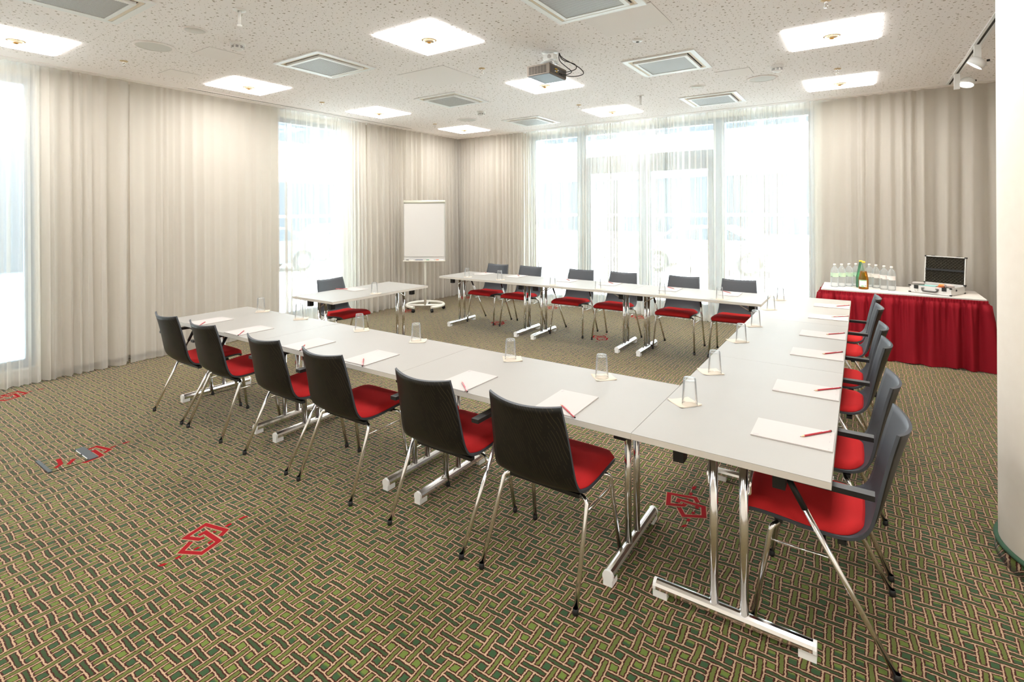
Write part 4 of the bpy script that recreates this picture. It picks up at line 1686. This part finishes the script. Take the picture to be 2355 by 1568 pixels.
def band_mesh(r, z0, z1, a0, a1, n=14):
    bm = B()
    vs = []
    for i in range(n + 1):
        a = a0 + (a1 - a0) * i / n
        vs.append((bm.verts.new((r * math.cos(a), r * math.sin(a), z0)), bm.verts.new((r * math.cos(a), r * math.sin(a), z1))))
    for i in range(n):
        f = bm.faces.new((vs[i][0], vs[i + 1][0], vs[i + 1][1], vs[i][1]))
        f.smooth = True
    return bm


BOT = [(-0.183, 5.42), (-0.112, 5.475), (-0.037, 5.56), (0.034, 5.63), (0.172, 5.64), (0.238, 5.565), (0.314, 5.475), (0.383, 5.41)]
BLAB = ['clear water bottle with green label, first from the left', 'clear water bottle with green label, second from the left',
        'clear water bottle with green label, third from the left', 'clear water bottle with green label, just left of the juice bottle',
        'clear water bottle with white label, just right of the juice bottle', 'clear water bottle with white label, third from the right',
        'clear water bottle with white label, second from the right', 'clear water bottle with white label, nearest the aluminium case']
bsrc = {}
face = -PI / 2 - 0.15
for k, (x, y) in enumerate(BOT):
    green = k < 4
    if green not in bsrc:
        b_ = thing('water_bottle', BLAB[k], 'bottle', (x, y, BH), 0, 'water bottles on the red-skirted table')
        obj('bottle_body', bottle_mesh(), M['water_glass'], b_)
        bm = B()
        lathe(bm, [(0, 0.262), (0.0148, 0.262), (0.0148, 0.279), (0.013, 0.281), (0, 0.281)], 18)
        obj('cap', bm, M['white_cap'], b_)
        lbl = obj('label_band', band_mesh(0.0440, 0.122, 0.172, face - 1.35, face + 1.35), M['green_label'] if green else M['white_label'], b_, fixn=False)
        obj('dark_bar', band_mesh(0.0443, 0.124, 0.129, face - 1.0, face - 0.35, 5), M['dark_print'], lbl, fixn=False)
        obj('text_line', band_mesh(0.0443, 0.160, 0.1625, face - 0.5, face + 0.5, 5), M['print'], lbl, fixn=False)
        bsrc[green] = b_
    else:
        copy_tree(bsrc[green], (x, y, BH), rj.uniform(-0.25, 0.25), BLAB[k])
# juice bottles: conical upper part
JP = [(0.0, 0.002), (0.046, 0.0), (0.051, 0.006), (0.051, 0.120), (0.049, 0.135), (0.044, 0.150), (0.021, 0.285), (0.0165, 0.300), (0.0165, 0.315), (0.0, 0.315)]
jb = thing('juice_bottle', 'amber juice bottle with yellow cap standing before the water bottles', 'bottle', (0.112, 5.37, BH), 0)
bm = B()
lathe(bm, JP[:6] + [(0.0335, 0.213), (0.0, 0.213)], 32)
obj('juice_body', bm, M['juice'], jb)
bm = B()
lathe(bm, [(0.0335, 0.2135)] + JP[6:], 32)
obj('bottle_neck', bm, M['juice_neck'], jb)
bm = B()
lathe(bm, [(0, 0.313), (0.0185, 0.313), (0.0185, 0.327), (0.015, 0.331), (0, 0.331)], 20)
obj('cap', bm, M['yellow_cap'], jb)
lb = obj('label_band', band_mesh(0.0514, 0.030, 0.112, face - 0.85, face + 0.80), M['white_label'], jb, fixn=False)
obj('green_header', band_mesh(0.0517, 0.101, 0.110, face - 0.82, face + 0.77), M['green_print'], lb, fixn=False)
obj('bar_code', band_mesh(0.0517, 0.038, 0.052, face + 0.35, face + 0.72, 5), M['grey_card'], lb, fixn=False)
obj('green_mark', band_mesh(0.0517, 0.033, 0.046, face - 0.3, face + 0.2, 5), M['green_print'], lb, fixn=False)
gb = thing('juice_bottle', 'green glass bottle half hidden behind the amber juice bottle', 'bottle', (0.085, 5.50, BH), 0)
bm = B()
lathe(bm, JP, 32)
obj('bottle_body', bm, M['green_glass'], gb)
bm = B()
lathe(bm, [(0, 0.313), (0.0185, 0.313), (0.0185, 0.327), (0.015, 0.331), (0, 0.331)], 20)
obj('cap', bm, M['yellow_cap'], gb)

# ------------------------------------------------------------------ aluminium case
cs = thing('aluminium_case', 'open aluminium presentation case with black foam lid on the red-skirted table', 'case', (0.803, 5.45, BH), -0.455)
CW, CD, CH = 0.192, 0.175, 0.085
bm = B()
box(bm, -CW, CW, -CD, CD, 0.004, 0.012)
for x0, x1, y0, y1 in ((-CW, CW, -CD, -CD + 0.008), (-CW, CW, CD - 0.008, CD), (-CW, -CW + 0.008, -CD + 0.008, CD - 0.008), (CW - 0.008, CW, -CD + 0.008, CD - 0.008)):
    box(bm, x0, x1, y0, y1, 0.012, CH)
obj('tray', bm, M['alu'], cs)
bm = B()
box(bm, -CW + 0.009, CW - 0.009, -CD + 0.009, CD - 0.009, 0.0125, 0.055)
obj('tray_lining', bm, M['foam'], cs)
for sx in (-1, 1):
    for sy in (-1, 1):
        for zz in (0.0, CH - 0.012):
            bm = B()
            box(bm, sx * CW - 0.014, sx * CW + 0.003 * (sx > 0) + 0.014 * (sx < 0) * 0 + (0.003 if sx > 0 else 0.011), sy * CD - (0.011 if sy > 0 else 0.003), sy * CD + (0.003 if sy > 0 else 0.011), zz, zz + 0.014)
            bevel(bm, 0.004, 2)
            obj('corner_guard', bm, M['black'], cs)
for sx in (-1, 1):
    bm = B()
    box(bm, sx * 0.13 - 0.020, sx * 0.13 + 0.020, -CD - 0.009, -CD - 0.0005, 0.048, CH + 0.002)
    bevel(bm, 0.002, 1)
    lt = obj('latch', bm, M['black'], cs)
    bm = B()
    zz = 0.03 if sx < 0 else 0.095
    tube(bm, [(sx * 0.13 + 0.013 * math.cos(a), -CD - 0.006, zz + 0.018 * math.sin(a)) for a in [2 * PI * k / 14 for k in range(14)]], 0.0018, 6, closed=True)
    obj('latch_loop', bm, M['clip'], lt)
bm = B()
tube(bm, fillet([(-0.075, -CD - 0.003, 0.066), (-0.066, -CD - 0.016, 0.030), (0.066, -CD - 0.016, 0.030), (0.075, -CD - 0.003, 0.066)], 0.02), 0.0085, 10)
hd_ = obj('handle', bm, M['leather'], cs)
bm = B()
for sx in (-1, 1):
    box(bm, sx * 0.060 - 0.010, sx * 0.060 + 0.010, -CD - 0.006, -CD - 0.0005, 0.058, 0.070)
obj('handle_lug', bm, M['clip'], hd_)
bm = B()
lathe(bm, [(0, 0.006), (0.010, 0.006), (0.012, 0.0), (0, 0)], 14, mtx=Matrix.Translation((CW + 0.0005, -0.05, 0.055)) @ Matrix.Rotation(PI / 2, 4, 'Y'))
obj('strap_stud', bm, M['black'], cs)
# lid, hinged at the back and leaning backwards
LM = Matrix.Translation((0, CD - 0.004, CH + 0.002)) @ Matrix.Rotation(-0.10, 4, 'X')
LH = 0.318
bm = B()
box(bm, -CW, CW, 0.030, 0.036, 0.0, LH, mtx=LM)
for x0, x1, z0, z1 in ((-CW, CW, 0.0, 0.008), (-CW, CW, LH - 0.008, LH), (-CW, -CW + 0.008, 0.008, LH - 0.008), (CW - 0.008, CW, 0.008, LH - 0.008)):
    box(bm, x0, x1, 0.0, 0.030, z0, z1, mtx=LM)
lid = obj('lid', bm, M['alu'], cs)
bm = B()
n1, n2 = 56, 42
g = []
for j in range(n2 + 1):
    row = []
    for i in range(n1 + 1):
        x = -CW + 0.009 + (2 * CW - 0.018) * i / n1
        z = 0.009 + (LH - 0.018) * j / n2
        h = 0.5 + 0.5 * math.sin(x * 185) * math.sin(z * 185 + 0.4)
        row.append(bm.verts.new(LM @ Vector((x, 0.024 - 0.020 * h, z))))
    g.append(row)
for j in range(n2):
    for i in range(n1):
        f = bm.faces.new((g[j][i], g[j][i + 1], g[j + 1][i + 1], g[j + 1][i]))
        f.smooth = True
obj('egg_crate_foam', bm, M['foam'], lid, fixn=False)
bm = B()
box(bm, -CW + 0.009, CW - 0.009, -0.004, 0.004, 0.150, 0.172, mtx=LM)
obj('webbing_strap', bm, M['strap'], lid)
for sx in (-1, 1):
    for z0 in (-0.003, LH - 0.012):
        bm = B()
        x0, x1 = (CW - 0.012, CW + 0.003) if sx > 0 else (-CW - 0.003, -CW + 0.012)
        box(bm, x0, x1, -0.004, 0.038, z0, z0 + 0.015, mtx=LM)
        bevel(bm, 0.004, 2)
        obj('lid_corner', bm, M['black'], lid)
for sx in (-0.12, 0.12):
    bm = B()
    box(bm, sx - 0.016, sx + 0.016, 0.008, 0.022, LH + 0.0005, LH + 0.007, mtx=LM)
    obj('lid_catch', bm, M['black'], lid)


def in_case(x, y, z):
    return Matrix.Translation((0.803, 5.45, BH)) @ Matrix.Rotation(-0.455, 4, 'Z') @ Vector((x, y, z))


bm = B()
lathe(bm, [(0, -0.055), (0.011, -0.055), (0.015, -0.04), (0.016, 0.05), (0.010, 0.055), (0, 0.055)], 18, mtx=Matrix.Rotation(PI / 2, 4, 'Y'))
o = obj('paper_roll', bm, M['paper'], None, in_case(-0.130, -0.12, CH + 0.0185), -0.3)
tag(o, 'small roll of white paper lying across the open case\'s left edge', 'paper roll')
for x, y, z, w, d, a, mn, lab in ((-0.055, -0.06, 0.0560, 0.15, 0.09, 0.05, 'teal', 'teal moderation cards stacked inside the open case'),
                                  (0.060, -0.065, 0.0560, 0.05, 0.12, 0.15, 'red_card', 'salmon moderation cards inside the open case, next to the teal stack'),
                                  (0.064, -0.065, 0.0850, 0.045, 0.12, 0.30, 'orange', 'orange moderation cards lying on top in the open case'),
                                  (0.136, -0.060, 0.0870, 0.055, 0.16, 0.55, 'grey_card', 'greyish pink moderation cards fanned at the open case\'s right')):
    bm = B()
    hh = 0.028 if mn in ('teal', 'red_card') else 0.020
    for q in range(4):
        e = 0.002 * math.sin(q * 2.1)
        box(bm, -w / 2 + e, w / 2 + e, -d / 2 - e, d / 2 - e, hh * q / 4, hh * (q + 0.85) / 4)
    o = obj('card_stack', bm, M[mn], None, in_case(x, y, z), -0.455 + a)
    tag(o, lab, 'card stack', 'moderation cards in the case')

# ------------------------------------------------------------------ outdoors, seen through the sheers
GZ = -0.22
bm = B()
box(bm, -70, 60, 6.62, 70, GZ - 0.3, GZ)
box(bm, -70, -7.32, -40, 6.62, GZ - 0.3, GZ)
o = struct('ground', bm, M['paving'])


def building(label, origin, rz, length, hgt):
    b_ = thing('office_building', label, 'building', origin, rz)
    bm = B()
    box(bm, 0, length, 0, 6, 0, hgt)
    obj('wall', bm, M['facade'], b_)
    bm = B()
    box(bm, -0.3, length + 0.3, -0.5, 0.0, hgt - 0.35, hgt)
    obj('cornice', bm, M['facade'], b_)
    src = None
    n = int(length / 2.2)
    for k in range(n):
        for z0, z1 in ((0.5, 1.55), (1.75, 4.1), (7.0, 9.0)):
            bm = B()
            x0 = 0.3 + k * 2.2
            box(bm, x0, x0 + 1.85, -0.06, -0.01, z0, z1)
            fr = obj('window', bm, M['dark_window'], b_)
    return b_


building('white office block with dark window bands across the street from the glazed door', (-27.0, 32.0, GZ), 0, 48.4, 10.5)
building('white office block with dark window bands facing the left-hand windows', (-34.0, -20.0, GZ), PI / 2, 48.4, 10.5)


sf = thing('shop_front', 'shaded glazed shop front close outside the window at the photo\'s left edge', 'building', (-12.6, -13.0, GZ), PI / 2)
bm = B()
box(bm, 0, 15.0, 0, 5, 0.0, 0.75)
obj('plinth', bm, M['facade'], sf)
bm = B()
box(bm, 0, 15.0, 0.15, 5, 0.75, 7.5)
obj('wall', bm, M['shop_wall'], sf)
for k in range(7):
    bm = B()
    x0 = 0.15 + k * 2.12
    box(bm, x0, x0 + 1.95, 0.08, 0.14, 0.85, 3.3)
    w_ = obj('window', bm, M['dark_window'], sf)
    bm = B()
    for xx in (x0, x0 + 0.95, x0 + 1.89):
        box(bm, xx, xx + 0.06, 0.05, 0.079, 0.85, 3.3)
    obj('window_frame', bm, M['frame'], w_)
bm = B()
box(bm, 0.2, 14.8, 0.02, 0.14, 3.45, 3.95)
obj('fascia_band', bm, M['cream_band'], sf)


def make_car(paint, label, loc, rz):
    t = thing('parked_car', label, 'car', loc, rz, 'cars parked outdoors')
    prof = [(-2.10, 0.35), (-2.12, 0.62), (-1.98, 0.92), (-1.35, 1.00), (-0.78, 1.42), (0.75, 1.45), (1.55, 1.02), (2.08, 0.95), (2.14, 0.62), (2.10, 0.30)]
    # wheel arches
    for cx in (1.32, -1.32):
        for k in range(9):
            a = PI * k / 8
            prof.append((cx + 0.40 * math.cos(a), 0.30 + 0.40 * math.sin(a)))
    m4 = Matrix(((1, 0, 0, 0), (0, 0, 1, 0), (0, 1, 0, 0), (0, 0, 0, 1)))
    bm = B()
    prism(bm, prof, -0.86, 0.86, mtx=m4)
    bevel(bm, 0.05, 2, 0.9)
    obj('body', bm, paint, t)
    for s in (-1, 1):
        for pts in ([(-1.22, 1.03), (-0.74, 1.36), (-0.05, 1.38), (-0.05, 1.03)], [(0.03, 1.03), (0.03, 1.38), (0.70, 1.38), (1.34, 1.03)]):
            bm = B()
            z0, z1 = sorted((s * 0.861, s * 0.866))
            prism(bm, pts, z0, z1, mtx=m4)
            obj('side_window', bm, M['dark_window'], t)
        for cx in (1.32, -1.32):
            mm = Matrix.Translation((cx, s * 0.78, 0.325)) @ Matrix.Rotation(PI / 2, 4, 'X')
            bm = B()
            lathe(bm, [(0.22, 0.10), (0.30, 0.10), (0.325, 0.07), (0.325, -0.07), (0.30, -0.10), (0.22, -0.10)], 28, mtx=mm)
            wh = obj('wheel', bm, M['tyre'], t)
            bm = B()
            lathe(bm, [(0.22, 0.09), (0.19, 0.09), (0.19, 0.04), (0, 0.04)], 28, mtx=mm)
            lathe(bm, [(0.22, -0.09), (0.19, -0.09), (0.19, -0.04), (0, -0.04)], 28, mtx=mm)
            for q in range(6):
                m6 = mm @ Matrix.Rotation(q * PI / 3, 4, 'Z')
                for zz in (0.045, -0.085):
                    box(bm, 0.03, 0.20, -0.025, 0.025, zz, zz + 0.04, mtx=m6)
            obj('rim', bm, M['rim'], wh)
    return t


make_car(M['car_dark'], 'dark car outside the narrow window, nearer one', (-15.9, 6.75, GZ), PI / 2)
make_car(M['car_white'], 'white car outside the narrow window, parked beyond the dark car', (-18.4, 12.0, GZ), PI / 2)
make_car(M['car_white'], 'white car parked outside the glazed door', (-3.98, 14.9, GZ), 0.06)
make_car(M['car_white'], 'white car outside the last pane before the red-skirted table', (0.6, 18.6, GZ), 0.2)
